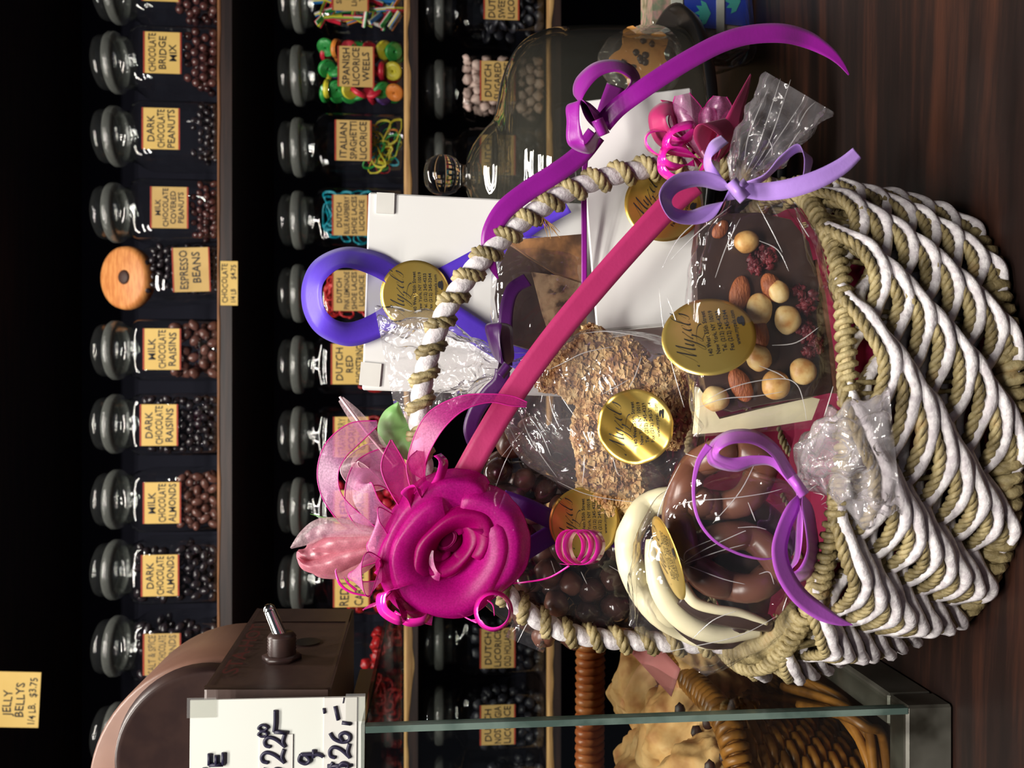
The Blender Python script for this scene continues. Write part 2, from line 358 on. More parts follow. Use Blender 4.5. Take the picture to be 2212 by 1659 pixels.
COL = {k: mat(k + ' licorice', c, None, 0.35) for k, c in {'green': (46, 150, 70), 'red': (198, 36, 60), 'yellow': (206, 196, 58), 'orange': (222, 134, 56), 'blue': (38, 116, 190), 'purple': (92, 60, 130), 'white': (220, 216, 210)}.items()}
M_teal = mat('blue raspberry lace', (0, 110, 130), (10, 150, 168), 0.35, 200)
M_redl = mat('red lace', (150, 20, 26), (200, 40, 44), 0.35, 200)
M_pinkl = mat('pink lace', (190, 36, 44), (214, 60, 60), 0.35, 200)
M_brown = mat('brown enamelled metal', (66, 48, 44), (74, 54, 48), 0.42, 60, spec=0.5, bump=0.05, bscale=200)
M_brownd = mat('dark brown enamel', (58, 42, 40), (66, 48, 44), 0.35, 60)
M_tan = mat('worn tan enamel', (118, 84, 70), (132, 96, 80), 0.4, 12)
M_dred = mat('dark red print', (84, 30, 30), None, 0.5)
M_chrome = mat('chrome', (222, 222, 220), None, 0.12, metal=1)
M_steel = mat('scuffed steel', (128, 126, 118), None, 0.36, 16, metal=0.45, bump=0.2, ramp=[(0.36, (48, 45, 38)), (0.5, (98, 96, 88)), (0.7, (128, 126, 118))])
M_black = mat('black plastic', (16, 16, 18), None, 0.3)
M_cork = mat('orange wooden stopper', (196, 120, 62), (218, 146, 82), 0.55, 40, stretch=(1, 1, 6))
M_knot = mat('dark wood knot', (60, 34, 26), None, 0.6)
M_lampw = mat('white lamp housing', (230, 230, 228), None, 0.5)
def solid_glass():
    m, nt, b, o = nodes('solid clear glass'); b.inputs['Transmission Weight'].default_value = 1; b.inputs['Roughness'].default_value = 0.0; b.inputs['IOR'].default_value = 1.5; b.inputs['Base Color'].default_value = (0.97, 0.98, 0.97, 1); return m
M_glass = solid_glass()
M_dome = thin_glass('cake dome glass', (0.90, 0.905, 0.87), 0.02, 1.9, bump=0.08, bscale=14, haze=0.018, hazec=(0.6, 0.58, 0.5))
# ---------------------------------------------------------------- the room
struct(MB().box((0, 0.6, -0.95), (2.2, 1.9, 0.02)).build('floor', M_floor))
struct(MB().box((0, 2.02, 0.35), (2.2, 0.03, 1.30)).build('wall_back', M_wall))
struct(MB().box((-2.2, 0.4, 0.35), (0.03, 1.7, 1.30)).build('wall_left', M_wall))
struct(MB().box((2.2, 0.4, 0.35), (0.03, 1.7, 1.30)).build('wall_right', M_wall))
struct(MB().box((0, 0.6, CEIL + 0.06), (2.2, 1.9, 0.02)).build('ceiling', M_ceil))
for k, (x, y, pw) in enumerate(FIX):
    t = thing('ceiling_light', (x, y, CEIL + 0.04), ['twin tube ceiling light above the gift basket', 'twin tube ceiling light above the customer side, nearest the entrance', 'twin tube ceiling light above the jar shelves'][k], 'ceiling light', 'twin tube ceiling lights')
    MB().box((x, y, CEIL + 0.02), (0.64, 0.13, 0.02)).build('lamp_housing', M_lampw, t)
    for s in (-1, 1):
        ld = bpy.data.lights.new('lamp_tube', 'AREA'); ld.shape = 'RECTANGLE'; ld.size = 1.15; ld.size_y = 0.045; ld.energy = pw; ld.color = LAMPC
        lo = bpy.data.objects.new('lamp_tube', ld); C.objects.link(lo); lo.parent = t; lo.location = (0, s * 0.06, -0.045)
# counter
t = thing('counter', (0, 0.64, -0.93), 'dark brown wood grain shop counter under the gift basket and the glass case', 'counter')
MB().box((0, 0.60, -0.02), (1.9, 0.53, 0.02)).build('worktop', M_wood, t)
MB().box((0, 0.62, -0.485), (1.85, 0.49, 0.445)).build('cabinet_body', M_shelf, t)
# shelving
SY = 1.575
t = thing('shelving_unit', (0, 1.77, -0.93), 'tall dark wooden wall shelving holding rows of candy jars, with worn pale front edges', 'shelves')
MB().box((0, 1.985, 0.33), (1.3, 0.008, 1.255)).build('back_panel', M_back, t)
for sx in (-1.3, 1.3): MB().box((sx, 1.78, 0.33), (0.02, 0.20, 1.255)).build('side_panel', M_shelf, t)
SHELF = [1.140, 0.722, 0.390, 0.126]
for k, z in enumerate(SHELF + [-0.25]):
    b = MB().box((0, 1.775, z - 0.013), (1.28, 0.20, 0.012)).build('shelf_board', M_shelf, t)
    if k < 4:
        hgt = [0.003, 0.0035, 0.0105, 0.0095][k]; xs = [-1.28 + 2.56 * i / 260 for i in range(261)]; g = [[], [], [], []]
        for x in xs:
            e = hgt * (1 + 0.8 * noise.noise(Vector((x * 7, k * 3.1, 0))) + 0.3 * noise.noise(Vector((x * 26, k, 2))))
            g[0].append((x, SY + 0.02, z - 0.0003)); g[1].append((x, SY - 0.001, z)); g[2].append((x, SY - 0.0025, z - e * 0.6)); g[3].append((x, SY - 0.0008, z - e - 0.001))
        MB().grid(g).build('worn_edge', M_rawd if k < 2 else M_raw, b)
# ---------------------------------------------------------------- jars
JW = 0.057
def jar_proto():
    t = thing('candy_jar', (0, 0, 0), 'x', 'jar')
    h = 0.158
    prof = [(0.001, 0.003), (JW * 0.9, 0.003), (JW, 0.008), (JW, 0.13), (JW * 0.985, 0.146), (JW * 0.93, 0.156), (0.048, 0.164), (0.0465, 0.170), (0.0465, 0.186), (0.049, 0.189)]
    pw = [6, 6, 6, 6, 6, 5, 2.4, 2, 2, 2]
    # the corners of the superellipse reach past JW, so the walls stay flat
    b = MB().lathe(prof, 48, pw=pw).build('jar_body', M_jar, t)
    l = MB(); l.lathe([(0.043, 0.176), (0.045, 0.190)], 36); l.lathe([(0.045, 0.190), (0.053, 0.191), (0.055, 0.195), (0.055, 0.204), (0.052, 0.208), (0.044, 0.209)], 36, mi=1)
    l.lathe([(0.046, 0.209), (0.049, 0.214), (0.049, 0.222), (0.046, 0.228), (0.036, 0.233), (0.018, 0.2355), (0.0, 0.236)], 36)
    l = l.build('jar_lid', [M_lid, M_ring], t)
    KIDS[t.name] = [b, l]; return t
JARP = jar_proto(); first = [True]
def lab_card(parent, lines, w=0.074, h=0.066, ycard=0, zc=0.098, faded=0, rot=0, body=M_card, ink=None, red='h'):
    """hand lettered yellow card with a red edge, facing the shop"""
    M = Matrix.Translation(ORG[parent.name] + Vector((0, ycard, zc))) @ Matrix.Rotation(math.radians(90), 4, 'X') @ Matrix.Rotation(math.radians(rot), 4, 'Z')
    mb = MB(); mb.box((0, 0, 0), (w / 2, h / 2, 0.0005), M)
    for s in (-1, 1): mb.box((0, s * (h / 2 - 0.0012), 0.0004), (w / 2, 0.0014, 0.0004), M, mi=1)
    c = mb.build('paper_label', [body, M_red], parent); ORG[c.name] = ORG[parent.name]
    tb = MB(); n = len(lines); lh = (h - 0.012) / n
    for i, s in enumerate(lines):
        if not s: continue
        v, f, tw = text2d(s); ch = min(lh * 0.68, 0.0155); ww = min(w * 0.93, tw * ch * 1.0)
        put_text(tb, s, M, 0.0, h / 2 - 0.006 - lh * (i + 0.5) - ch / 2, ch, ww, z=0.0010, wob=0.06)
    tb.build('lettering', ink or (M_inkf if faded else M_ink), c); return c
used = {}
def jar(py, shelf, lines, label, d=None, yoff=0, rot=0, scale=1.0, faded=0, zc=0.098, lw=0.074, card=M_card, xo=None, group='square glass candy jars on the shelves'):
    z = SHELF[shelf]; y = 1.645 + yoff
    dd = (y - 0) * math.cos(PITCH) - (z - CAMZ + 0.1) * math.sin(PITCH); x = -(py - 829.5) / FPX * dd if xo is None else xo
    if first[0]:
        t = JARP; first[0] = False; t.location = (x, y, z)
    else:
        t = tree_copy(JARP, (x, y, z))
    # parts are modelled about the jar's own foot
    ORG[t.name] = Vector((0, 0, 0)); t['label'] = label; t['category'] = 'jar'; t['group'] = group
    if lines: lab_card(t, lines, w=lw, ycard=-JW - 0.0012, zc=zc, faded=faded, body=card)
    t.rotation_euler = (0, 0, math.radians(rot)); t.scale = (scale,) * 3
    return t, Vector((x, y, z))
def candy_mesh(kind):
    mb = MB()
    if kind == 'ball': mb.ball((0, 0, 0), 0.0078, 10, 7)
    elif kind == 'raisin': mb.ball((0, 0, 0), (0.0092, 0.0070, 0.0066), 10, 7, nz=0.25, seed=3, nf=1.5)
    elif kind == 'bigraisin': mb.ball((0, 0, 0), (0.0120, 0.0085, 0.0080), 10, 7, nz=0.2, seed=2, nf=1.5)
    elif kind == 'almond': mb.ball((0, 0, 0), (0.0112, 0.0078, 0.0066), 10, 7, nz=0.15, seed=5)
    elif kind == 'bean': mb.ball((0, 0, 0), (0.0080, 0.0058, 0.0055), 10, 7)
    elif kind == 'lump': mb.ball((0, 0, 0), (0.0110, 0.0080, 0.0088), 8, 6, nz=0.6, seed=8, nf=2)
    elif kind == 'coin': mb.lathe([(0, -0.003), (0.0095, -0.003), (0.0108, -0.001), (0.0108, 0.001), (0.0095, 0.003), (0, 0.0035)], 14)
    elif kind == 'wheel':
        mb.lathe([(0.0022, -0.0042), (0.0150, -0.0042), (0.0172, -0.002), (0.0172, 0.002), (0.0150, 0.0042), (0.0022, 0.0042), (0.0022, -0.0042)], 22)
        mb.tube([(0.0162 * (1 - k / 66) * math.cos(k * 0.55) , 0.0162 * (1 - k / 66) * math.sin(k * 0.55), 0.0044) for k in range(0, 54)], 0.0009, 4)
    elif kind == 'stick':
        for s in range(3): mb.box((0, 0, (s - 1) * 0.0022), (0.017, 0.0034, 0.0010), mi=s)
    return mb
PROT = {}
def fill(base, kind, mats, top, label, group, name, cat, step, n_layers=2, seed=0, w=JW - 0.004):
    """lays the sweets one by one against the glass, course over course; the ones buried behind become one heap"""
    rnd = random.Random(seed); key = kind + mats[0].name
    if key not in PROT:
        o = candy_mesh(kind).build(name, mats, loc=(0, 0, 0)); PROT[key] = o.data; bpy.data.objects.remove(o)
    me = PROT[key]; nx = max(2, int(2 * w / step[0])); z = 0.006 + step[1] / 2; row = 0
    while z < top:
        for lay in range(n_layers):
            for i in range(nx - (row + lay) % 2):
                x = -w + step[0] * 0.5 + (i + 0.5 * ((row + lay) % 2)) * (2 * w - step[0]) / max(1, nx - 1)
                if z > top - step[1] * 1.4 and rnd.random() < 0.25: continue
                if lay and rnd.random() < 0.45: continue
                o = bpy.data.objects.new(name, me); C.objects.link(o)
                o.location = base + Vector((x + rnd.uniform(-1, 1) * step[0] * 0.12, -w + step[2] * (0.52 + lay * 0.8) + rnd.uniform(0, 1) * step[2] * 0.15, z + rnd.uniform(-1, 1) * step[1] * 0.12))
                if kind == 'wheel': o.rotation_euler = (math.radians(90 + rnd.choice([-12, 10, 50, 78])), 0, rnd.uniform(-1.2, 1.2))
                elif kind == 'stick': o.rotation_euler = (rnd.uniform(-0.6, 0.6), rnd.choice([0.2, 1.2, 1.45, -1.2, 0.6]), rnd.uniform(-0.5, 0.5))
                else: o.rotation_euler = (rnd.uniform(-1, 1), rnd.uniform(-1.2, 1.2), rnd.uniform(-1.5, 1.5))
                props(o, label, cat, group)
        z += step[1]; row += 1
    hp = MB(); r2 = random.Random(seed + 50); src = [Vector(v.co) for v in me.vertices]; fc = [tuple(p.vertices) for p in me.polygons]
    for k in range(46):
        T = Matrix.Translation(base + Vector((r2.uniform(-w * 0.82, w * 0.82), r2.uniform(-w * 0.35, w * 0.8), 0.010 + r2.random() * max(0.004, top - 0.022)))) @ Matrix.Rotation(r2.uniform(0, 6), 4, 'X') @ Matrix.Rotation(r2.uniform(0, 6), 4, 'Z')
        hp.add([T @ v for v in src], fc)
    hp.build(name + '_heap', mats, label='heap of sweets at the back of ' + label.split(' in ', 1)[1].replace('the jar at the right end', 'the rightmost jar'), cat=cat, kind='stuff')
def multi_fill(base, kind, palette, top, label, group, name, cat, step, seed=0, n_layers=2):
    """as fill, each sweet in its own colour"""
    rnd = random.Random(seed); proto = []
    for k, mm in enumerate(palette):
        o = candy_mesh(kind).build(name, mm, loc=(0, 0, 0)); proto.append(o.data); bpy.data.objects.remove(o)
    w_ = JW - 0.006; z = 0.008 + step[1] / 2; row = 0
    while z < top:
        nx = max(2, int(2 * w_ / step[0]))
        for lay in range(n_layers):
            for i in range(nx):
                x = -w_ + step[0] * 0.5 + (i) * (2 * w_ - step[0]) / max(1, nx - 1)
                o = bpy.data.objects.new(name, rnd.choice(proto)); C.objects.link(o)
                o.location = base + Vector((x + rnd.uniform(-1, 1) * step[0] * 0.1, -w_ + 0.009 + lay * step[2] + rnd.uniform(0, 1) * 0.003, z + rnd.uniform(-1, 1) * step[1] * 0.15))
                if kind == 'wheel': o.rotation_euler = (math.radians(90 + rnd.choice([-15, 12, 28, 66, 80])), 0, rnd.uniform(-1.0, 1.0))
                else: o.rotation_euler = (rnd.uniform(-0.6, 0.6), rnd.choice([0.2, 1.2, 1.45, -1.2, 0.6, 1.57]), rnd.uniform(-0.6, 0.6))
                props(o, label, cat, group)
        z += step[1]; row += 1
def laces(base, mats, z0, z1, label, seed, r=0.0016, n=26, loops=True):
    rnd = random.Random(seed); mb = MB(); w_ = JW - 0.006
    for k in range(n):
        c = Vector((rnd.uniform(-w_ * 0.55, w_ * 0.55), -w_ + 0.008 + rnd.random() * 0.02 + (k % 3) * 0.008, z0 + (z1 - z0) * rnd.random())); a = rnd.uniform(0.014, 0.026); ph = rnd.uniform(0, 6); tl = rnd.uniform(-0.9, 0.9)
        pts = []
        for i in range(34):
            s = i / 33 * rnd.choice([1]) * (2 * math.pi) * 1.7 + ph
            x = c.x + a * math.cos(s) * (1 - 0.15 * i / 33); z = c.z + a * 0.72 * math.sin(s + tl) + 0.003 * math.sin(3 * s)
            pts.append((base.x + max(-w_, min(w_, x)), base.y + max(-w_ + 0.002, c.y + 0.004 * math.sin(2 * s + k)), base.z + max(0.006, min(z1 + 0.012, z))))
        mb.tube(pts, r, 5, mi=k % len(mats))
    mb.build('licorice_laces', mats, label=label, cat='candy', kind='stuff')
NAMES = dict(n='chocolate_candy', c='candy')
def cfill(base, kind, mats, top, what, seed, step, nl=2, name=None):
    name = name or {'ball': 'bridge_mix', 'bean': 'chocolate_peanut', 'raisin': 'chocolate_raisin', 'bigraisin': 'chocolate_raisin', 'almond': 'chocolate_almond'}.get(kind, 'sweet')
    fill(base, kind, mats, top, what, what, name, 'candy', step, nl, seed)
# top row, from the right of the room (top of the picture) to the left
R1 = [(-10, ['MILK', 'CHOCOLATE', 'BALLS'], 'partly out of view at its right end', 'ball', [M_cd3], 0.085, (0.0165, 0.0152, 0.016), 'glossy plum brown chocolate ball in the rightmost jar of the top row'),
      (140, ['CHOCOLATE', 'BRIDGE', 'MIX'], 'lettered CHOCOLATE BRIDGE MIX', 'ball', [M_cd3], 0.072, (0.0165, 0.0152, 0.016), 'glossy plum brown chocolate piece in the BRIDGE MIX jar'),
      (298, ['DARK', 'CHOCOLATE', 'PEANUTS'], 'lettered DARK CHOCOLATE PEANUTS', 'bean', [M_cd2], 0.056, (0.0150, 0.0120, 0.013), 'small dark chocolate peanut in the DARK CHOCOLATE PEANUTS jar'),
      (462, ['MILK', 'CHOCOLATE', 'COVERED', 'PEANUTS'], 'lettered MILK CHOCOLATE COVERED PEANUTS', 'bean', [M_cd3], 0.056, (0.0150, 0.0120, 0.013), 'small milk chocolate peanut in the MILK CHOCOLATE COVERED PEANUTS jar'),
      (757, ['MILK', 'CHOCOLATE', 'RAISINS'], 'lettered MILK CHOCOLATE RAISINS', 'bigraisin', [M_cd1], 0.105, (0.0220, 0.0165, 0.017), 'large milk chocolate raisin in the MILK CHOCOLATE RAISINS jar'),
      (915, ['DARK', 'CHOCOLATE', 'RAISINS'], 'lettered DARK CHOCOLATE RAISINS', 'raisin', [M_cd2], 0.145, (0.0180, 0.0135, 0.014), 'dark chocolate raisin in the DARK CHOCOLATE RAISINS jar'),
      (1077, ['MILK', 'CHOCOLATE', 'ALMONDS'], 'lettered MILK CHOCOLATE ALMONDS', 'almond', [M_cd1], 0.092, (0.0200, 0.0145, 0.015), 'milk chocolate almond in the MILK CHOCOLATE ALMONDS jar'),
      (1228, ['DARK', 'CHOCOLATE', 'ALMONDS'], 'lettered DARK CHOCOLATE ALMONDS', 'almond', [M_cd2], 0.145, (0.0200, 0.0145, 0.015), 'dark chocolate almond in the DARK CHOCOLATE ALMONDS jar'),
      (1392, ['SALT & SPICE', 'DARK CHOCOLATE', 'ALMONDS'], 'with faded lettering SALT & SPICE', 'almond', [M_cd2], 0.150, (0.0200, 0.0145, 0.015), 'dark chocolate almond in the faded SALT & SPICE jar'),
      (1580, None, 'unlabelled, half hidden behind the brown drum', 'almond', [M_cd1], 0.13, (0.0200, 0.0145, 0.015), 'milk chocolate piece in the unlabelled jar behind the brown drum')]
for k, (py, ln, lb, kd, mm, top, st, what) in enumerate(R1):
    t, b = jar(py, 1, ln, 'square glass jar on the top row, ' + lb, faded=(k == 8), card=M_card2 if k in (3, 8) else M_card, yoff=-0.004 * (k % 2), zc=[0.102, 0.098, 0.102, 0.086, 0.1, 0.104, 0.1, 0.102, 0.1, 0.1][k])
    cfill(b, kd, mm, top, what, k, st, 2)
# middle row
PAL = [COL[c] for c in ('green', 'orange', 'red', 'yellow', 'green', 'orange', 'purple')]
t, b = jar(10, 2, ['SPANISH', 'FRUIT', 'LICORICE', 'TWIST'], 'square glass jar lettered SPANISH FRUIT LICORICE TWIST, full of striped sticks', card=M_card2)
PROT2 = [[COL['red'], COL['green'], COL['yellow']], [COL['blue'], COL['yellow'], COL['white']], [COL['green'], COL['white'], COL['red']], [COL['orange'], COL['blue'], COL['yellow']]]
multi_fill(b, 'stick', PROT2, 0.16, 'short striped licorice stick in the SPANISH FRUIT LICORICE TWIST jar', 'striped licorice sticks', 'licorice_stick', 'candy', (0.017, 0.019, 0.012), 3)
t, b = jar(168, 2, ['SPANISH', 'LICORICE', 'WEELS'], 'square glass jar lettered SPANISH LICORICE WEELS, full of coloured wheels', zc=0.088, card=M_card2)
multi_fill(b, 'wheel', PAL, 0.165, 'coiled coloured licorice wheel in the SPANISH LICORICE WEELS jar', 'coloured licorice wheels', 'licorice_coil', 'candy', (0.026, 0.021, 0.018), 4)
t, b = jar(322, 2, ['ITALIAN', 'SPAGHETTI', 'LICORICE'], 'square glass jar lettered ITALIAN SPAGHETTI LICORICE, with thin coloured strings', zc=0.093, card=M_card2)
laces(b, [COL['yellow'], COL['green'], M_redl, COL['yellow'], M_teal, COL['orange']], 0.02, 0.075, 'thin green, yellow and red licorice strings in the ITALIAN SPAGHETTI jar', 5, 0.0012, 30)
t, b = jar(478, 2, ['DUTCH', 'BLUE RASPBERRY', 'SHOE LACES', 'LICORICE'], 'square glass jar lettered DUTCH BLUE RASPBERRY SHOE LACES, with turquoise laces', zc=0.098, card=M_card2)
laces(b, [M_teal], 0.02, 0.14, 'turquoise licorice laces in the BLUE RASPBERRY jar', 6, 0.0017, 70)
t, b = jar(635, 2, ['DUTCH', 'PINK LEMONADE', 'SHOE LACES', 'LICORICE'], 'square glass jar lettered DUTCH PINK LEMONADE, seen through the blue violet ribbon loop', zc=0.098, card=M_card2)
laces(b, [M_pinkl], 0.02, 0.14, 'pinkish red licorice laces in the PINK LEMONADE jar', 7, 0.0017, 60)
t, b = jar(788, 2, ['DUTCH', 'RED', 'SHOESTRING'], 'square glass jar lettered DUTCH RED SHOESTRING, left of the blue violet ribbon loop', zc=0.1, card=M_card)
laces(b, [M_redl], 0.02, 0.075, 'red licorice laces low in the RED SHOESTRING jar', 8, 0.0017, 40)
t, b = jar(940, 2, ['STRAWBERRY', 'LICORICE', 'COILS'], 'square glass jar with a yellow label, seen through the sheer blush flower ribbon', zc=0.096, faded=1)
laces(b, [M_redl, M_lic], 0.02, 0.07, 'dark red licorice coils in the jar behind the green leaf', 9, 0.0022, 30)
t, b = jar(1093, 2, ['RED', 'CHERRIES'], 'square glass jar with red sweets directly behind the pale pink rosebud', zc=0.096)
cfill(b, 'lump', [COL['red']], 0.12, 'red jelly sweet in the jar behind the pale pink rosebud', 21, (0.021, 0.017, 0.017), 2, 'jelly_candy')
t, b = jar(1252, 2, ['RED LIC.', 'CARAMEL'], 'square glass jar lettered RED LIC., right of the brown metal switch box', zc=0.096)
cfill(b, 'lump', [M_redl], 0.13, 'red licorice piece in the RED LIC. jar', 22, (0.021, 0.017, 0.017), 2, 'licorice_piece')
for k, py in enumerate((1420, 1520, 1640)):
    t, b = jar(py + 20 * k, 2, ['RED', 'LICORICE'] if k else None, ['square glass jar of red licorice mostly hidden behind the brown switch box', 'square glass jar of red licorice below the price card, crossed by the glass edge', 'square jar of red licorice at the left end of the middle row'][k], zc=0.096)
    cfill(b, 'lump', [M_redl if k != 1 else COL['red']], 0.12 if k == 1 else 0.07, ['red licorice piece in the jar hidden behind the switch box', 'bright red licorice piece in the jar below the price card', 'red licorice piece in the leftmost jar of the middle row'][k], 30 + k, (0.023, 0.018, 0.018), 1, 'licorice_piece')
# lower row
R3 = [(28, ['DUTCHE', 'SWEET RED', 'LICORICE'], 'lettered DUTCHE SWEET RED LICORICE', 'coin', [M_lic], 0.125, (0.020, 0.0165, 0.012), 'dark grey licorice coin in the jar at the right end of the lower row'),
      (198, ['DUTCH', 'SUGARED', 'LICORICE'], 'with pale sugared licorice beside the cake dome', 'lump', [M_sug], 0.15, (0.0205, 0.0165, 0.016), 'pale sugared licorice lump in the jar beside the cake dome'),
      (352, ['DUTCH', 'MINT', 'LICORICE'], 'behind the ball knob of the cake dome', 'coin', [M_lic], 0.07, (0.020, 0.0165, 0.012), 'dark licorice coin in the jar seen through the cake dome'),
      (1380, ['DUTCH', 'LICORICE', 'OLD HOLLAND'], 'lettered DUTCH LICORICE OLD HOLLAND', 'lump', [M_lic], 0.13, (0.0205, 0.0165, 0.016), 'black licorice lump in the OLD HOLLAND jar'),
      (1540, ['DUTCH', 'NOSTALGIA', 'LICORICE'], 'lettered DUTCH NOSTALGIA LICORICE', 'lump', [M_lic], 0.13, (0.0205, 0.0165, 0.016), 'black licorice lump in the NOSTALGIA jar'),
      (1692, ['DUTCH', 'SALT', 'LICORICE'], 'at its left end, behind the case pane', 'lump', [M_lic], 0.10, (0.0205, 0.0165, 0.016), 'black licorice lump in the leftmost jar of the lower row')]
for k, (py, ln, lb, kd, mm, top, st, what) in enumerate(R3):
    t, b = jar(py, 3, ln, 'square glass jar on the lower row, ' + lb, zc=0.092 if k else 0.085, card=M_card2)
    cfill(b, kd, mm, top, what, 40 + k, st, 2, 'licorice_piece')
# ---------------------------------------------------------------- espresso jar with wooden stopper
z0 = SHELF[1]; yj = 1.655; xj = -(597 - 829.5) / FPX * (yj + 0.03); B0 = Vector((xj, yj, z0))
t = thing('slant_mouth_jar', B0, 'tilted mouth glass jar of espresso beans with a round orange wooden stopper', 'jar')
Mt = Matrix.Translation(B0) @ Matrix.Rotation(math.radians(-5), 4, 'Y')
prof = [(0.001, 0.003), (0.048, 0.003), (0.055, 0.01), (0.055, 0.12), (0.052, 0.138)]
MB().lathe(prof, 40, Mt, pw=[4] * 5).build('jar_body', M_jar, t)
Md = Mt @ Matrix.Translation((0, -0.012, 0.180)) @ Matrix.Rotation(math.radians(62), 4, 'X')
MB().lathe([(0.054, -0.075), (0.054, -0.02), (0.057, -0.014)], 36, Md).build('jar_mouth', M_lid, t)
s = MB().lathe([(0.0, -0.02), (0.050, -0.02), (0.056, -0.012), (0.059, 0.0), (0.057, 0.010), (0.050, 0.014), (0.0, 0.0165)], 40, Md).build('wooden_stopper', M_cork, t)
MB().ball(Md @ Vector((0.0, -0.008, 0.016)), 0.0135, 16, 8, Matrix.Rotation(math.radians(62), 4, 'X') @ Matrix.Diagonal((1, 1, 0.35, 1))).build('knot', M_knot, s)
Ml = Mt @ Matrix.Translation((0, -0.058, 0.052)) @ Matrix.Rotation(math.radians(90), 4, 'X') @ Matrix.Rotation(math.radians(-3), 4, 'Z')
mb = MB().box((0, 0, 0), (0.040, 0.033, 0.0005), Ml); mb.box((0, 0.032, 0.0004), (0.04, 0.0012, 0.0004), Ml, mi=1); mb.box((0, -0.032, 0.0004), (0.04, 0.0012, 0.0004), Ml, mi=1)
c = mb.build('paper_label', [M_card2, M_red], t); tb = MB()
put_text(tb, 'ESPRESSO', Ml, 0, 0.006, 0.014, 0.070, z=0.001, wob=0.06); put_text(tb, 'BEANS', Ml, 0.004, -0.016, 0.014, 0.056, z=0.001, wob=0.06); tb.build('lettering', M_ink, c)
fill(B0, 'bean', [M_cd2], 0.145, 'tiny dark espresso bean in the jar with the wooden stopper', 'espresso beans', 'espresso_bean', 'candy', (0.0150, 0.0125, 0.013), 2, 77, w=0.046)
# ---------------------------------------------------------------- price tags on the shelf edges
def tag(px, py, d, w, h, lines, label, rot=0, inkm=None, tilt=0):
    M = frame(px, py, d, rot, tilt); mb = MB().box((0, 0, 0), (w / 2, h / 2, 0.0006), M)
    o = mb.build('price_tag', [M_card], label=label, cat='price tag'); tb = MB()
    for (s, x, y, ch, ww) in lines: put_text(tb, s, M, x, y, ch, ww, z=0.001, wob=0.08)
    tb.build('lettering', inkm or M_ink, o)
tag(495, 612, 1.530, 0.079, 0.030, [('CHOCOLATE', 0, 0.003, 0.0095, 0.070), ('1/4 LB', -0.022, -0.0115, 0.0085, 0.024), ('$4.75', 0.020, -0.0115, 0.0085, 0.026)], 'small yellow tag lettered CHOCOLATE on the upper shelf edge below the espresso jar')
tag(28, 1511, 1.498, 0.097, 0.090, [('JELLY', -0.006, 0.002, 0.014, 0.046), ('BELLYS', 0.000, -0.019, 0.014, 0.060), ('1/4 LB.', -0.024, -0.039, 0.012, 0.036), ('$3.75', 0.022, -0.039, 0.012, 0.034)], 'yellow price tag lettered JELLY BELLYS hanging from the highest shelf', rot=-3)
# ---------------------------------------------------------------- brown switch box and drum standing on the case
def prism(mb, pts, x0, x1, mi=0):
    """outline in (y, z) run from x0 to x1"""
    n = len(pts); mb.grid([[(x0, y, z) for y, z in pts], [(x1, y, z) for y, z in pts]], cv=True, mi=mi, sm=False)
    mb.add([(x0, y, z) for y, z in pts], [tuple(range(n))], mi, False); mb.add([(x1, y, z) for y, z in pts], [tuple(range(n))[::-1]], mi, False); return mb
CZ = 0.376
t = thing('warmer', (-0.30, 0.64, CZ), 'dark brown metal nut warmer with a chrome toggle switch, on top of the glass case', 'warmer')
A = [P(440, 1490, .552), P(555, 1315, .7507), P(765, 1316, .7507), P(715, 1476, .552)]     # side face, seen edge to edge
body = [(q.y, q.z) for q in A]; xs = -0.197
b = prism(MB(), body, xs, -0.42).build('switch_box', [M_brown], t); b.modifiers.new('bev', 'BEVEL').width = 0.002
def side(u, v, out=0.0):
    """point on the switch box side: u 0..1 away from the viewer, v 0..1 upwards"""
    lo = Vector((xs, *body[3])).lerp(Vector((xs, *body[2])), u); hi = Vector((xs, *body[0])).lerp(Vector((xs, *body[1])), u); return lo.lerp(hi, v) + Vector((out, 0, 0))
mb = MB()
for (a, c, e, f) in ((0.02, 0.98, 0.965, 0.99), (0.02, 0.98, 0.015, 0.04), (0.0, 0.02, 0.0, 1.0)): mb.grid([[side(a, e, .0015), side(c, e, .0015)], [side(a, f, .0015), side(c, f, .0015)]], sm=False)
mb.build('raised_seam', M_brownd, t)
mb = MB(); mb.grid([[side(0.78, 0.03, .001), side(0.97, 0.03, .001)], [side(0.78, 0.95, .001), side(0.97, 0.95, .001)]]); mb.build('dark_panel', M_brownd, t)
sc = side(0.31, 0.50); X = Matrix.Rotation(math.radians(90), 4, 'Y')
mb = MB().lathe([(0, 0), (0.014, 0), (0.014, 0.003), (0.0105, 0.004)], 6, Matrix.Translation(sc) @ X)
mb.lathe([(0.010, 0.003)] + [(0.0095 + 0.0007 * (k % 2), 0.004 + k * 0.0011) for k in range(13)] + [(0.008, 0.019), (0, 0.019)], 24, Matrix.Translation(sc) @ X)
sw = mb.build('switch_collar', M_brownd, t)
tip = sc + Vector((0.034, 0.006, 0.010)); st = sc + Vector((0.014, 0, 0))
mb = MB().tube([st.lerp(tip, k / 10) for k in range(11)], [0.0050 - 0.0008 * k / 10 for k in range(11)], 16); mb.ball(tip, 0.0044, 14, 8); mb.build('toggle_lever', M_chrome, sw, label='chrome toggle lever')
hc = side(0.50, 0.34, 0.0012); MB().lathe([(0, 0), (0.010, 0)], 24, Matrix.Translation(hc) @ X).build('round_hole', M_black, t)
tb = MB(); a0, a1, h0 = side(0.12, 0.80, .0022), side(0.72, 0.80, .0022), side(0.12, 0.93, .0022)
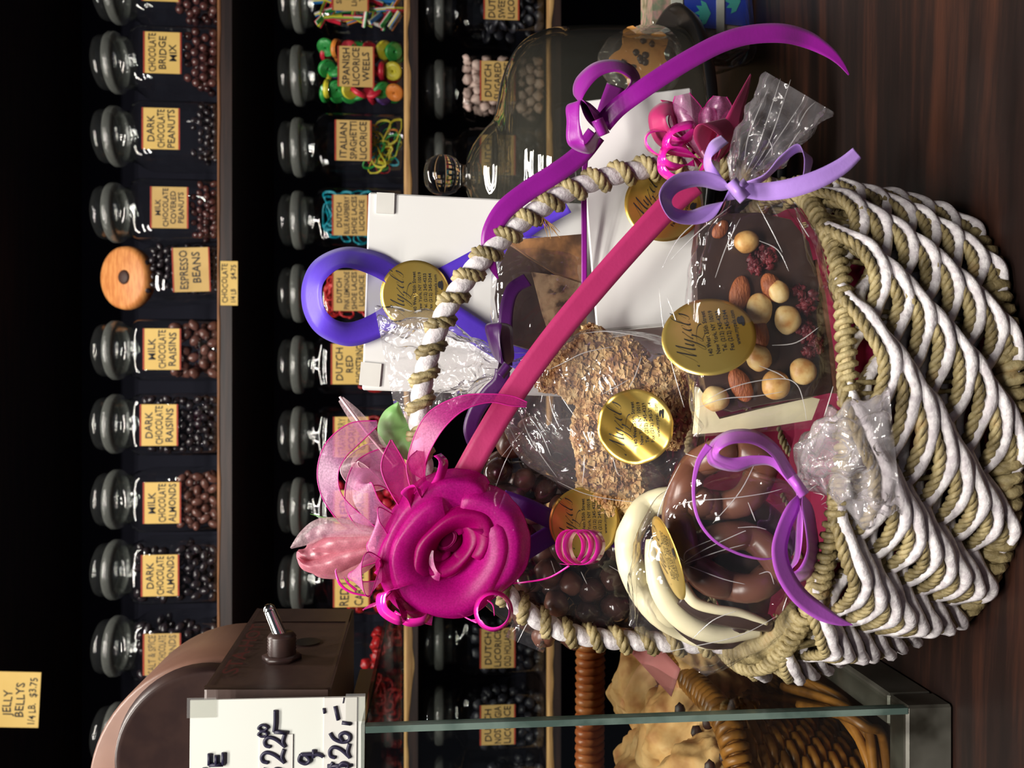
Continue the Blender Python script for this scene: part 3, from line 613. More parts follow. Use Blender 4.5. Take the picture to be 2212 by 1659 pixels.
ex = (a1 - a0); ey = (h0 - a0); Mx = Matrix(((ex.x, ey.x, 1, a0.x), (ex.y, ey.y, 0, a0.y), (ex.z, ey.z, 0, a0.z), (0, 0, 0, 1)))
put_text(tb, 'STA-HOT', Mx, 0.5, 0, 1.0, 1.0, z=0); tb.build('lettering', M_dred, t)
# drum: a lying round lid behind the switch box
dc = P(478, 1690, 0.68); mb = MB()
Md = Matrix.Translation(dc) @ Matrix.Rotation(math.radians(90), 4, 'X')
mb.lathe([(0.0, -0.10), (0.092, -0.10), (0.101, -0.092), (0.101, 0.0), (0.098, 0.006), (0.0, 0.012)], 72, Md, mi=1); mb.lathe([(0.0605, 0.0), (0.0600, 0.018), (0.0585, 0.0190), (0.0560, 0.0186), (0.0, 0.0186)], 56, Matrix.Translation(P(436, 1600, 0.665)) @ Matrix.Rotation(math.radians(90), 4, 'X') @ Matrix.Rotation(math.radians(14), 4, 'X'), mi=2)
mb.build('drum', [M_brown, M_tan, M_brownd], t)
MB().box((-0.36, 0.68, CZ + 0.012), (0.10, 0.11, 0.012)).build('foot', M_brownd, t)
# ---------------------------------------------------------------- price card
M = frame(600, 1680, 0.540, -0.6, 0); t = thing('price_sign', P(785, 1680, 0.54), 'white hand lettered price card taped to the front of the brown warmer', 'sign')
px = 0.540 / FPX
def S(pxx, py): return ((1680 - py) * px, -(pxx - 600) * px)
def rectpx(mb, a, b, c, e, z, th, mi=0):
    (x1, y1), (x0, y0) = S(a, b), S(c, e); mb.box(((x0 + x1) / 2, (y0 + y1) / 2, z), (abs(x1 - x0) / 2, abs(y1 - y0) / 2, th), M, mi=mi)
mb = MB(); rectpx(mb, 415, 1508, 785, 1860, 0, 0.0008); mb.build('card', M_paper, t)
mb = MB(); rectpx(mb, 562, 1585, 632, 1750, 0.0012, 0.0003); rectpx(mb, 698, 1508, 768, 1750, 0.0012, 0.0003); mb.build('price_patch', M_white2, t)
mb = MB(); rectpx(mb, 409, 1502, 470, 1545, 0.0014, 0.0002); mb.build('sticky_tape', M_tape, t); mb = MB(); rectpx(mb, 744, 1500, 786, 1560, 0.0016, 0.0002); mb.build('sticky_tape', M_tape, t)
tb = MB(); W = 9 * px
def pen(pts, wd=W): q = catmull([(*S(*p), 0.0017) for p in pts], 6) if len(pts) > 2 else [(*S(*p), 0.0017) for p in pts]; tb.tube([M @ Vector(p) for p in q], wd * 0.46, 8)
GL = {'2': [[(0, .72), (.12, .95), (.5, 1), (.78, .8), (.6, .45), (.05, .03), (0, 0), (.4, .1), (1, .0)]], '6': [[(.85, 1), (.35, .8), (.05, .4), (.15, .05), (.6, 0), (.85, .25), (.6, .5), (.12, .35)]],
      '0': [[(.5, 1), (.05, .7), (.05, .3), (.5, 0), (.95, .3), (.95, .7), (.5, 1), (.3, .95)]], 'E': [[(0, 1), (0, 0)], [(0, 1), (.9, 1)], [(0, .5), (.75, .5)], [(0, 0), (.95, 0)]], 'T': [[(0, 1), (1, 1)], [(.5, 1), (.5, 0)]],
      '$': [[(.9, .85), (.4, .95), (.1, .7), (.8, .35), (.6, .05), (.1, .1)], [(.5, 1.15), (.5, -.15)]], 'q': [[(.75, .9), (.3, 1), (.05, .6), (.3, .35), (.7, .6), (.75, .9), (.75, -.1), (.55, -.5)], [(.5, .1), (1.1, .1)]]}
def glyph(ch, top, base, left, right, wd=W):
    for q in GL[ch]: pen([(base + (top - base) * y, left + (right - left) * x) for x, y in q], wd)
glyph('E', 457, 486, 1646, 1619); glyph('T', 446, 484, 1688, 1652); glyph('2', 567, 614, 1644, 1616); glyph('2', 573, 615, 1610, 1584)
glyph('0', 559, 578, 1588, 1577, 6 * px); glyph('0', 559, 578, 1575, 1563, 6 * px); glyph('q', 646, 680, 1650, 1622); glyph('2', 711, 753, 1637, 1608); glyph('6', 711, 753, 1605, 1580)
glyph('$', 712, 752, 1664, 1646); glyph('$', 568, 612, 1672, 1655)
pen([(594, 1532), (594, 1560), (592, 1578)]); pen([(592, 1578), (619, 1581)]); pen([(736, 1562), (755, 1565)]); pen([(721, 1526), (728, 1556)]); pen([(697, 1530), (699, 1541)], 7 * px); pen([(740, 1508), (738, 1520)], 2.5 * px)
tb.build('lettering', M_inkb, t)
# ---------------------------------------------------------------- glass display case
cx0 = -0.2055; cyf = 0.522; cyb = 1.02
t = thing('display_case', (-0.42, 0.77, 0), 'glass display case with a steel base frame holding a wicker tray of scones', 'display case')
mb = MB().box((cx0 - 0.011, (cyf + cyb) / 2 + 0.0115, 0.016), (0.0108, (cyb - cyf) / 2 - 0.0115, 0.0153)); mb.box((cx0 - 0.25, cyf + 0.011, 0.016), (0.25, 0.011, 0.0155))
mb.box((cx0 - 0.25, cyb - 0.011, 0.016), (0.25, 0.011, 0.0155)); mb.box((cx0 - 0.25, 0.77, 0.004), (0.24, 0.24, 0.0035), mi=1)
fo = mb.build('base_frame', [M_steel, M_shelf], t); fo.modifiers.new('bev', 'BEVEL').width = 0.0016
MB().box((cx0 - 0.25, cyf + 0.004, 0.202), (0.25, 0.0002, 0.171)).build('front_pane', M_pane, t)
MB().box((cx0 - 0.0035, (cyf + cyb) / 2 , 0.202), (0.0002, (cyb - cyf) / 2, 0.171)).build('side_pane', M_pane, t)
MB().box((cx0 - 0.25, (cyf + cyb) / 2, 0.3745), (0.25, (cyb - cyf) / 2, 0.0012)).build('top_pane', M_pane, t)
MB().box((cx0 - 0.003, cyf + 0.003, 0.202), (0.0020, 0.0032, 0.171)).build('glass_edge', M_edge, t)
# wicker tray inside the case
def wrapped(mb, pts, r, wraps, rs, n=5, closed=False, seed=0, gap=0.0):
    """a bar wound round and round with cane"""
    p = catmull(pts, 12, closed); mb.tube(p, r * 0.8, 8, closed); q = np.array(p + ([p[0]] if closed else [])); seg = np.linalg.norm(np.diff(q, axis=0), axis=1); L = np.concatenate([[0], np.cumsum(seg)])
    m_ = wraps * 10; s = np.linspace(0, L[-1], m_); c = np.stack([np.interp(s, L, q[:, k]) for k in range(3)], 1); tt = np.gradient(c, axis=0); tt /= np.linalg.norm(tt, axis=1)[:, None]
    u = np.cross(tt, (0, 0.0, 1.0)); bad = np.linalg.norm(u, axis=1) < 0.2; u[bad] = np.cross(tt[bad], (0, 1, 0)); u /= np.linalg.norm(u, axis=1)[:, None]; v = np.cross(tt, u); a = np.linspace(0, wraps * 2 * np.pi, m_)
    mb.tube(c + (u * np.cos(a)[:, None] + v * np.sin(a)[:, None]) * r, rs, n); return mb
t = thing('wicker_tray', (-0.45, 0.73, 0.008), 'orange brown wicker tray piled with scones inside the glass case', 'basket')
xr = -0.228; rimz = 0.128
mb = MB(); wrapped(mb, [(xr - 0.045, 0.93, 0.162), (-0.42, 0.935, 0.162), (-0.64, 0.93, 0.162)], 0.0125, 42, 0.0046, 6)
mb.build('far_rim', M_wick, t)
mb = MB(); wrapped(mb, [(xr - 0.045, 0.925, 0.150), (xr - 0.016, 0.80, 0.140), (xr - 0.008, 0.66, rimz), (xr - 0.03, 0.575, rimz - 0.004), (-0.40, 0.555, rimz - 0.006), (-0.64, 0.555, rimz - 0.006)], 0.008, 110, 0.0034, 5)
mb.build('near_rim', M_wick2, t)
mb = MB()
def traypath(z, inn, k):
    pts = [(xr - 0.045 - inn, 0.92), (xr - 0.016 - inn, 0.80), (xr - 0.008 - inn, 0.66), (xr - 0.034 - inn, 0.578 + inn * .4), (-0.40, 0.560 + inn), (-0.64, 0.560 + inn)]
    c = catmull(pts, 14); return [(x + 0.0030 * math.sin(i * 1.6 + k * math.pi), y + 0.0030 * math.cos(i * 1.6 + k * math.pi), z) for i, (x, y) in enumerate(c)]
for k in range(13): mb.tube(traypath(0.018 + k * 0.0082, 0.034 - 0.0024 * k, k), 0.0036, 6)
for k in range(14):
    x = -0.245 - 0.028 * k; mb.tube([(x, 0.57 + 0.03 - 0.002 * j, 0.014 + j * 0.011) for j in range(11)] if k > 1 else [(xr - 0.03 + 0.002 * j, 0.66 + 0.11 * k, 0.014 + j * 0.011) for j in range(11)], 0.003, 5)
for k in range(9):   # big slanting canes at the foot
    c = catmull([(xr - 0.006 - 0.003 * (k % 3), 0.86 - 0.03 * k, 0.06), (xr - 0.004, 0.72 - 0.02 * k, 0.034 + 0.004 * (k % 3)), (xr - 0.05, 0.575, 0.016 + 0.003 * (k % 4)), (-0.38 - 0.02 * k, 0.566, 0.012 + 0.008 * (k % 3)), (-0.6, 0.566, 0.014 + 0.006 * (k % 3))], 10); mb.tube(c, 0.0036, 6)
mb.build('woven_side', M_wick2, t)
# scones
def lumpy(mb, c, r, seed, M=None, nz=0.3, nf=1.6, n=72, k=46):
    G = []
    for i in range(k + 1):
        th = math.pi * i / k; row = []
        for j in range(n):
            a = 2 * math.pi * j / n; d = Vector((math.sin(th) * math.cos(a), math.sin(th) * math.sin(a), math.cos(th))); o = Vector((seed * 3.1, seed, 0))
            q = 1 + nz * noise.noise(d * nf + o) + nz * 0.5 * noise.noise(d * nf * 2.6 + o) + nz * 0.2 * abs(noise.noise(d * nf * 7 + o))
            p = Vector((d.x * r[0], d.y * r[1], d.z * r[2])) * q; row.append(Vector(c) + (M @ p if M else p))
        G.append(row)
    mb.grid(G, cv=True)
sc_spec = [((1430, 1480, .80), (.048, .035, .044), 'scone leaning at the back right of the wicker tray'), ((1510, 1590, .70), (.058, .040, .046), 'large raisin scone crossing behind the upright glass edge'),
           ((1420, 1650, .76), (.040, .034, .030), 'dark edged scone at the left end of the wicker tray'), ((1560, 1690, .64), (.044, .036, .034), 'scone lying against the near rim of the wicker tray'),
           ((1410, 1780, .84), (.05, .04, .04), 'scone at the back left of the wicker tray, cut by the picture edge'), ((1530, 1455, .70), (.030, .03, .026), 'small broken scone behind the pink paper by the tray corner')]
for k, (c, r, lb) in enumerate(sc_spec):
    mb = MB(); lumpy(mb, P(*c), r, 3 + k, Matrix.Rotation(0.5 * k, 3, 'Y')); o = mb.build('scone', M_dough, label='baked golden ' + lb, cat='scone', group='scones in the wicker tray')
    if k in (0, 1, 3):
        rb = MB(); rnd = random.Random(k)
        for q in range(5): rb.ball(P(c[0] + rnd.uniform(-50, 40), c[1] + rnd.uniform(-60, 60), c[2] - r[1] * 0.93), (.006, .003, .004), 10, 6, nz=0.5, seed=q)
        rb.build('raisin_spots', M_rais, o)
mb = MB(); mb.grid([[P(1340 + 110 * a + 20 * b, 1385 + 120 * a - 60 * b, .62 + .02 * math.sin(4 * a)) for a in [i / 12 for i in range(13)]] for b in [j / 4 for j in range(5)]])
mb.build('paper_slip', mat('dusty rose paper', (150, 88, 84), None, 0.7), label='dusty rose paper slip sticking out beside the pretzel bag towards the wicker tray', cat='paper', solid=0.0004)
# ---------------------------------------------------------------- cake dome on a black stand
DX, DY = 0.209, 0.86
t = thing('cake_stand', (DX, DY, 0), 'black footed cake stand under the glass dome', 'cake stand')
T = Matrix.Translation((DX, DY, 0))
MB().lathe([(0, 0), (0.075, 0), (0.078, 0.006), (0.05, 0.014), (0.022, 0.03), (0.018, 0.06), (0.03, 0.082), (0.05, 0.088)], 40, T).build('foot', M_black, t)
MB().lathe([(0.0, 0.088), (0.148, 0.090), (0.160, 0.094), (0.166, 0.104), (0.162, 0.105), (0.155, 0.098), (0.0, 0.097)], 64, T).build('plate', M_black, t)
t = thing('cake_dome', (DX, DY, 0.10), 'large clear glass cake dome with a ball knob, right of the tall white box', 'cake dome')
z = 0.0985; pr = [(0.143, 0.0), (0.146, 0.006), (0.145, 0.05), (0.143, 0.10), (0.138, 0.130), (0.125, 0.152), (0.10, 0.166), (0.07, 0.172), (0.055, 0.176), (0.044, 0.186), (0.030, 0.196), (0.016, 0.202)]
sm = catmull([(r, h + z) for r, h in pr], 5); MB().lathe(sm, 72, T).lathe([(max(0, r - 0.0045 - 0.002 * (h > 0.25)), h - 0.003) for r, h in sm], 72, T).build('dome_wall', M_dome, t)
MB().lathe(catmull([(0.0, 0.186 + z), (0.012, 0.188 + z), (0.0135, 0.197 + z), (0.0105, 0.204 + z), (0.012, 0.209 + z), (0.0175, 0.214 + z), (0.0205, 0.225 + z), (0.0178, 0.236 + z), (0.0105, 0.243 + z), (0.0, 0.245 + z)], 6), 48, T).build('ball_knob', M_glass, t)
# wrapped cookie inside
t = thing('wrapped_cookie', P(1380, 130, .80), 'cellophane wrapped orange cookie with chocolate chips inside the glass dome', 'cookie')
mb = MB(); Mk = frame(1385, 130, .80, 25, -10); pts = []
for k in range(40):
    a = 2 * math.pi * k / 40; r = 0.027 * (1 + 0.22 * math.cos(5 * a) * (1 if k % 2 else .8)); pts.append((r * math.cos(a), r * 0.95 * math.sin(a)))
mb.poly(pts, Mk, 0.007, bev=0.002); mb.build('cookie', M_cookie, t); mb = MB(); rnd = random.Random(4)
for k in range(11): a = rnd.uniform(0, 6.3); r = rnd.uniform(0, .019); mb.ball(Mk @ Vector((r * math.cos(a), r * math.sin(a), .0075)), (.0032, .002, .0026), 8, 6, nz=.4, seed=k)
mb.build('chip_spots', M_chip, t)
def bag(mb, spine, nr=56, ns=6, wr=0.10, fold=9, seed=0, power=2.4, flat_end=False, mi=0, ret=False):
    """cellophane sleeve along a spine of (px, py, depth, half width px, half thickness m, wrinkle)"""
    rows = catmull(spine, ns); G = []
    for i, (x, y, d, hw, ht, wk) in enumerate(rows):
        a, b = rows[max(0, i - 1)], rows[min(len(rows) - 1, i + 1)]; dx, dy = b[0] - a[0], b[1] - a[1]; l = math.hypot(dx, dy) + 1e-9; nx, ny = -dy / l, dx / l; row = []
        hw = max(hw, 1.5); ht = max(ht, 0.0012)
        for j in range(nr):
            t_ = 2 * math.pi * j / nr; c, s_ = math.cos(t_), math.sin(t_); e = 2 / power
            cc, ss = math.copysign(abs(c) ** e, c), math.copysign(abs(s_) ** e, s_)
            q = 1 + wk * (0.55 * abs(math.sin(fold * t_ / 2 + seed + 0.05 * i)) + 0.6 * noise.noise(Vector((math.cos(t_) * 2.4 + seed, math.sin(t_) * 2.4, i * 0.22))) - 0.3)
            f2 = wr * 0.10 * noise.noise(Vector((cc * 3.5 + seed, ss * 3.5, i * 0.30 + 9)))
            row.append(P(x + nx * hw * cc * q, y + ny * hw * cc * q, d - ht * ss * q - ht * f2 * 6))
        G.append(row)
    mb.grid(G, cv=True, mi=mi)
    if ret: return G
    return mb
mb = MB(); bag(mb, [(1385, 60, .80, 20, .004, .6), (1385, 85, .80, 70, .014, .3), (1385, 130, .80, 88, .018, .2), (1385, 185, .80, 70, .014, .3), (1385, 205, .80, 30, .004, .5)], 40, seed=3); mb.build('cellophane_wrap', M_cello2, t)
# blue and teal package at the right
t = thing('candy_package', (0.415, 0.885, 0), 'clear package printed in blue and teal beside the black cake stand', 'package')
M_pblue = mat('royal blue print', (14, 52, 160), None, 0.4); M_pteal = mat('teal print', (60, 160, 150), None, 0.4); M_pwhite = mat('milky white film', (196, 200, 190), (176, 180, 168), 0.4, 30); M_pwarm = mat('mixed wrapped sweets', (150, 140, 110), None, 0.4, 60, ramp=[(0.36, (110, 100, 74)), (0.47, (168, 156, 130)), (0.54, (196, 150, 140)), (0.64, (128, 140, 110))])
MB().box((0.43, 0.90, 0.055), (0.078, 0.025, 0.052)).build('sweets_pack', M_pwarm, t)
mb = MB(); Mq = Matrix.Translation((0.43, 0.872, 0.0)) @ Matrix.Rotation(math.radians(90), 4, 'X')
for (x, y, w_, h_) in ((-0.040, 0.055, 0.020, 0.020), (-0.036, 0.020, 0.020, 0.016), (0.012, 0.055, 0.020, 0.020), (0.016, 0.022, 0.022, 0.016)): mb.poly([(x - w_, y - h_), (x + w_, y - h_ * 0.8), (x + w_ * 0.8, y + h_), (x - w_ * 0.9, y + h_ * 0.8)], Mq, 0.0008)
mb.build('blue_patches', M_pblue, t); mb = MB()
for (x, y) in ((-0.044, 0.046), (-0.030, 0.014), (0.008, 0.044), (0.02, 0.014)):
    for a in range(-2, 3): mb.poly([(x + .017 * math.cos(math.radians(90 + a * 26 + b)) * s, y + .017 * math.sin(math.radians(90 + a * 26 + b)) * s) for s, b in ((0, 0), (.7, -13), (1, 0), (.7, 13))], Mq, 0.0014)
mb.build('teal_shells', M_pteal, t)
MB().box((0.43, 0.8708, 0.036), (0.078, 0.0015, 0.004)).box((0.43, 0.8708, 0.082), (0.078, 0.001, 0.006)).build('white_band', M_pwhite, t)
mb = MB(); bag(mb, [(1395, 20, .862, 60, .004, .5), (1430, 20, .862, 120, .02, .2), (1520, 14, .862, 150, .045, .12), (1600, 10, .862, 130, .04, .12), (1625, 8, .862, 100, .01, .2)], 44, seed=8); mb.build('cellophane_wrap', M_cello, t)
# ---------------------------------------------------------------- the gift basket
BASE = dict(cx=-0.021, cy=0.546, a=0.121, b=0.085); RIM = dict(cx=-0.029, cy=0.565, a=0.154, b=0.125)
def contour(t, th, off=0.0):
    """t 0 at the foot, 1 at the rim; th 0 = right of the room, -90 deg = towards the viewer"""
    k = t ** 0.62 if t > 0 else 0; g = lambda q: BASE[q] + (RIM[q] - BASE[q]) * k
    cx, cy_, a, b = g('cx'), g('cy'), g('a') + off, g('b') + off; c, s = math.cos(th), math.sin(th); e = 2 / 2.25
    x = cx + a * math.copysign(abs(c) ** e, c); y = cy_ + b * math.copysign(abs(s) ** e, s)
    z = 0.012 + t * (0.104 - 0.014 * c - 0.006 * s * s * (1 if s < 0 else 0))
    return Vector((x, y, z))
def vnoise(v, k): return noise.noise(Vector((v * k, k, 0)))
TB = thing('gift_basket', (-0.021, 0.546, 0), 'oval gift basket of seagrass braid and white cord with an arched handle', 'basket')
def braid_pts(c, r, twist, ph, n_st=3):
    """strands winding about the sampled centre line c (numpy n x 3), with 'twist' turns in all"""
    t = np.gradient(c, axis=0); t /= np.linalg.norm(t, axis=1)[:, None]; ref = np.array((0, 0.05, 1.0)); u = np.cross(t, ref)
    ln = np.linalg.norm(u, axis=1); u[ln < 0.15] = np.cross(t[ln < 0.15], (0, 1, 0)); u /= np.linalg.norm(u, axis=1)[:, None]; v = np.cross(t, u); a = np.linspace(0, twist * 2 * np.pi, len(c)) + ph
    return [c + (u * np.cos(a + 2 * np.pi * k / n_st)[:, None] + v * np.sin(a + 2 * np.pi * k / n_st)[:, None]) * r for k in range(n_st)]
ROWS = 8
for r_ in range(ROWS):
    tc = 0.075 + r_ * (0.86 / (ROWS - 1)); tan = MB(); wh = MB(); wn = 9; NS = 900
    for pair in range(2):
        for what in range(2):
            pts = []
            for i in range(NS + 1):
                u = i / NS; th = math.radians(90) - u * 2 * math.pi; ph = u * wn * 2 * math.pi + pair * math.pi + r_ * 0.8
                out = 0.0042 + 0.0064 * math.cos(ph) + (0.0008 if what else 0); dz = -0.0085 * math.sin(ph) - 0.0045 * math.cos(ph) - (0.0070 if what else 0.0) * (0.6 + 0.4 * math.cos(ph)) + 0.003
                p = contour(tc, th, out); p.z += dz; p.z += 0.0016 * vnoise(u * 9, r_ + 3.3); pts.append(tuple(p))
            c = np.array(pts)
            if what: wh.tube(c, 0.0034 * (1 + 0.12 * np.sin(np.linspace(0, 260, NS + 1))), 8, cap=False)
            else:
                for k, s in enumerate(braid_pts(c, 0.0016, 74, pair * 1.3)): tan.tube(s, 0.0018, 5, cap=False)
    tan.build('seagrass_row', M_grass, TB); wh.build('paper_cord_row', M_cord, TB)
mb = MB()
for k in range(24):
    th = math.radians(8 + k * 15)
    for s in (-0.018, 0.018): mb.tube([contour(t_ / 12, th + s, 0.0005) for t_ in range(13)], 0.0016, 6)
mb.build('upright_canes', M_grass, TB)
mb = MB(); ring = [contour(1.0, math.radians(k * 3), 0.001) + Vector((0, 0, 0.0035 + 0.001 * math.sin(k))) for k in range(120)]
wrapped(mb, [tuple(p) for p in ring[::4]], 0.0040, 150, 0.0020, 6, closed=True); mb.build('rim', M_grass, TB)
mb = MB(); ring = [contour(0.0, math.radians(k * 12), 0.007) + Vector((0, 0, -0.002 + 0.0015 * math.sin(k * 2.1))) for k in range(30)]
wrapped(mb, [tuple(p) for p in ring], 0.0062, 92, 0.0035, 6, closed=True); wrapped(mb, [tuple(p + Vector((0, 0, 0.004))) for p in ring], 0.0050, 70, 0.003, 6, closed=True); mb.build('foot_ring', M_grass, TB)
MB().add([tuple(contour(0.0, math.radians(k * 6)) * 1 - Vector((0, 0, 0.006))) for k in range(60)], [tuple(range(60))], 0, False).build('base_mat', M_grass, TB, solid=0.003)
# ear of braid at the left where the handle is tied in
mb = MB(); wrapped(mb, [tuple(P(*q)) for q in ((1570, 1392, .54), (1620, 1404, .53), (1660, 1385, .515), (1700, 1362, .50), (1735, 1325, .485))], 0.0062, 22, 0.0032, 6); mb.build('tie_braid', M_grass, TB)
# handle
hp = [(1735, 428, .575), (1640, 395, .570), (1560, 362, .560), (1500, 349, .553), (1410, 362, .547), (1330, 378, .543), (1245, 405, .540), (1175, 445, .537), (1105, 498, .534), (1035, 568, .531), (985, 635, .530), (950, 700, .530), (925, 775, .531), (910, 850, .532), (905, 925, .534), (915, 1010, .536), (950, 1110, .540), (1010, 1200, .545), (1085, 1275, .548), (1150, 1330, .550), (1225, 1366, .552), (1310, 1380, .553), (1420, 1386, .553), (1520, 1390, .550), (1620, 1390, .545)]
c = np.array([tuple(p) for p in pathpx(hp, 42)]); seg = np.linalg.norm(np.diff(c, axis=0), axis=1); L = np.concatenate([[0], np.cumsum(seg)]); n_ = 2400; s = np.linspace(0, L[-1], n_); c = np.stack([np.interp(s, L, c[:, k]) for k in range(3)], 1)
wraps = L[-1] / 0.0172; mb = MB(); t_ = np.gradient(c, axis=0); t_ /= np.linalg.norm(t_, axis=1)[:, None]
u = np.cross(t_, (0, 1, 0.0)); u /= np.linalg.norm(u, axis=1)[:, None]; v = np.cross(t_, u); NA = 22; ang = np.linspace(0, 2 * np.pi, NA, endpoint=False); turn = s / L[-1] * wraps * 2 * np.pi; sub = slice(0, n_, 3)
rad = 0.0058 * (1 + 0.13 * np.cos(turn[sub, None] - ang[None]) + 0.02 * np.sin(turn[sub, None] * 0.37 + ang[None] * 7))
G = c[sub, None] + (u[sub, None] * np.cos(ang)[None, :, None] + v[sub, None] * np.sin(ang)[None, :, None]) * rad[:, :, None]; mb.grid(G.tolist(), cv=True); mb.build('handle_cord', M_cord, TB)
h_ = 0.0057; hc = c + (u * np.cos(turn + math.pi)[:, None] + v * np.sin(turn + math.pi)[:, None]) * h_; mb = MB()
for k, q in enumerate(braid_pts(hc, 0.0019, wraps * 2.3, 0.4, 3)): mb.tube(q[::2], 0.0022, 5)
mb.build('handle_braid', M_grass, TB)
rnd = random.Random(2); mb = MB()
for k in range(9):
    a = P(1172, 470, .528); e = P(1172 + rnd.uniform(-6, 40), 470 + rnd.uniform(14, 46), .524); mb.tube([a, a.lerp(e, .5) + Vector((rnd.uniform(-.002, .002), 0, rnd.uniform(-.002, .002))), e], [0.0004, 0.0003, 0.00015], 4)
mb.build('frayed_tuft', M_raw, TB)
# tissue lining
mb = MB(); G = []
for i in range(15):
    t_ = i / 15.2; row = []
    for j in range(120):
        th = 2 * math.pi * j / 120; q = noise.noise(Vector((math.cos(th) * 4, math.sin(th) * 4, t_ * 3))); r2 = noise.noise(Vector((math.cos(th) * 11, math.sin(th) * 11, t_ * 6)))
        p = contour(min(1, t_), th, -0.0065 + 0.002 * q + 0.0012 * r2); p.z += 0.004 + (max(0, t_ - 0.95)) * (0.09 * q + 0.03); row.append(p)
    G.append(row)
mb.grid(G, cv=True); TI = mb.build('tissue_lining', M_tissue, label='crimson pink tissue lining inside the woven basket', cat='tissue paper')
mb = MB(); G = [[Vector((BASE['cx'] + .118 * k / 8 * math.cos(2 * math.pi * j / 40), BASE['cy'] + .09 * k / 8 * math.sin(2 * math.pi * j / 40), 0.058 + 0.008 * noise.noise(Vector((k * .7, j * .5, 0))))) for j in range(40)] for k in range(9)]
mb.grid(G, cv=True).build('tissue_bed', M_tissue, label='crumpled crimson tissue bed filling the basket under the sweets', cat='tissue paper', kind='stuff')
# ---------------------------------------------------------------- gold seals
def seal(parent, px, py, d, r, roll, tilt=0, yaw=0, crump=0, seed=0):
    M = frame(px, py, d, roll, tilt, yaw); k = r / 0.0254
    bend = (lambda x, y: crump * (0.6 * abs(x * math.cos(.6) + y * math.sin(.6) - .004) + 0.35 * abs(math.sin((x - y) * 160 + seed)) * 0.012 + (0.8 * max(0, -y - x * .4 - .004)))) if crump else (lambda x, y: 0.0005 * math.sin(x * 70 + seed) - 0.9 * (x * x + y * y))
    G = [[M @ Vector((r * a / 10 * math.cos(t_ / 64 * 2 * math.pi), r * a / 10 * math.sin(t_ / 64 * 2 * math.pi), bend(r * a / 10 * math.cos(t_ / 64 * 2 * math.pi), r * a / 10 * math.sin(t_ / 64 * 2 * math.pi)))) for t_ in range(64)] for a in range(11)]
    o = MB().grid(G, cv=True).build('gold_seal', M_gold, parent, label='round gold foil seal with black printing', solid=0.0002)
    tb = MB(); kw = dict(bend=bend, z=0.0003)
    def T(s, x, y, h, w, al='c'): put_text(tb, s, M, x * k, y * k, h * k, w * k, al, **kw)
    T('140 West 55th Street', 0.002, -0.0005, 0.0022, 0.030); T('New York, NY 10019', 0.002, -0.0045, 0.0022, 0.029); T('Tel. (212) 245-4233', 0.002, -0.0083, 0.0022, 0.027)
    T('Fax (212) 245-3244', 0.002, -0.0121, 0.0022, 0.027); T('www.myzels.com', 0.003, -0.0160, 0.0022, 0.023)
    sk = lambda pts, w=0.0011, th=0.00022: stroke(tb, [((-0.0165 + (x * 1.0 + y * .30) * 0.0185) * k, (0.0078 + y * 0.0105) * k) for x, y in pts], M, w * k, thin=th * k, **kw)
    for q in ([(-.08, .1), (-.1, .02), (-.03, .0), (.08, .15), (.2, .75), (.24, 1.0)], [(.24, 1), (.26, .3), (.28, .05)], [(.28, .05), (.4, .7), (.48, 1)], [(.48, 1), (.48, .4), (.52, .08), (.58, .05), (.64, .2)],
              [(.66, .5), (.66, .15), (.72, .08), (.82, .5)], [(.83, .5), (.79, -.1), (.70, -.5), (.62, -.4), (.74, -.05), (.92, .2)], [(.93, .44), (1.10, .52), (1.0, .3), (.93, .06), (1.06, .08), (1.06, -.2), (.97, -.45), (.92, -.3), (1.1, 0), (1.22, .22)],
              [(1.24, .25), (1.36, .40), (1.34, .52), (1.25, .45), (1.22, .2), (1.3, .03), (1.42, .2)], [(1.42, .2), (1.58, .8), (1.58, 1.02), (1.49, .8), (1.45, .2), (1.52, .03), (1.6, .15)], [(1.74, 1.0), (1.70, .78)], [(1.68, .2), (1.80, .55), (1.82, .25), (1.76, .03), (1.66, .08)]): sk([(a_ * .95 - .02, b_) for a_, b_ in q])
    for q in ([(.35, -.35), (.8, -.12), (1.3, -.25), (1.5, -.5), (1.2, -.6), (.9, -.42), (.7, -.62), (.95, -.72)],): sk(q, 0.0007, 0.0003)
    for cx_, cy__, a, b in ((0.0065, -0.0195, .0036, .0011), (0.0070, -0.0180, .0026, .0014)): tb.add([M @ Vector(((cx_ + a * math.cos(q * .4)) * k, (cy__ + b * math.sin(q * .4)) * k, .0004 + bend(cx_ * k, cy__ * k))) for q in range(16)], [tuple(range(16))], 0, False)
    tb.build('printing', M_ink, o); return o
# ---------------------------------------------------------------- tall white box with blue violet ribbon
t = thing('white_gift_box', P(1380, 640, .66), 'tall white gift box tied with a crossed blue violet ribbon, tallest thing in the basket', 'gift box')
M = frame(1010, 638, .635, -1.9, 0, 0); q = .635 / FPX
mb = MB().box((0, -0.045, -0.024), (0.0727, 0.120, 0.024), M); o = mb.build('carton', M_white, t); o.modifiers.new('bev', 'BEVEL').width = 0.0012
mb = MB(); mb.box((0.065, 0.0625, 0.0010), (0.0075, 0.0065, 0.0008), M); mb.build('corner_tab', M_white2, t); mb = MB(); mb.box((-0.0650, 0.0655, 0.0010), (0.0085, 0.0075, 0.0008), M @ Matrix.Rotation(-.06, 4, 'Z')); mb.build('corner_tab', M_white2, t)
rb = MB(); D = .630
ribbon(rb, [(1222, 438, D), (1150, 480, D - .001), (1060, 545, D - .002), (960, 600, D - .003), (900, 632, D - .005)], 24)
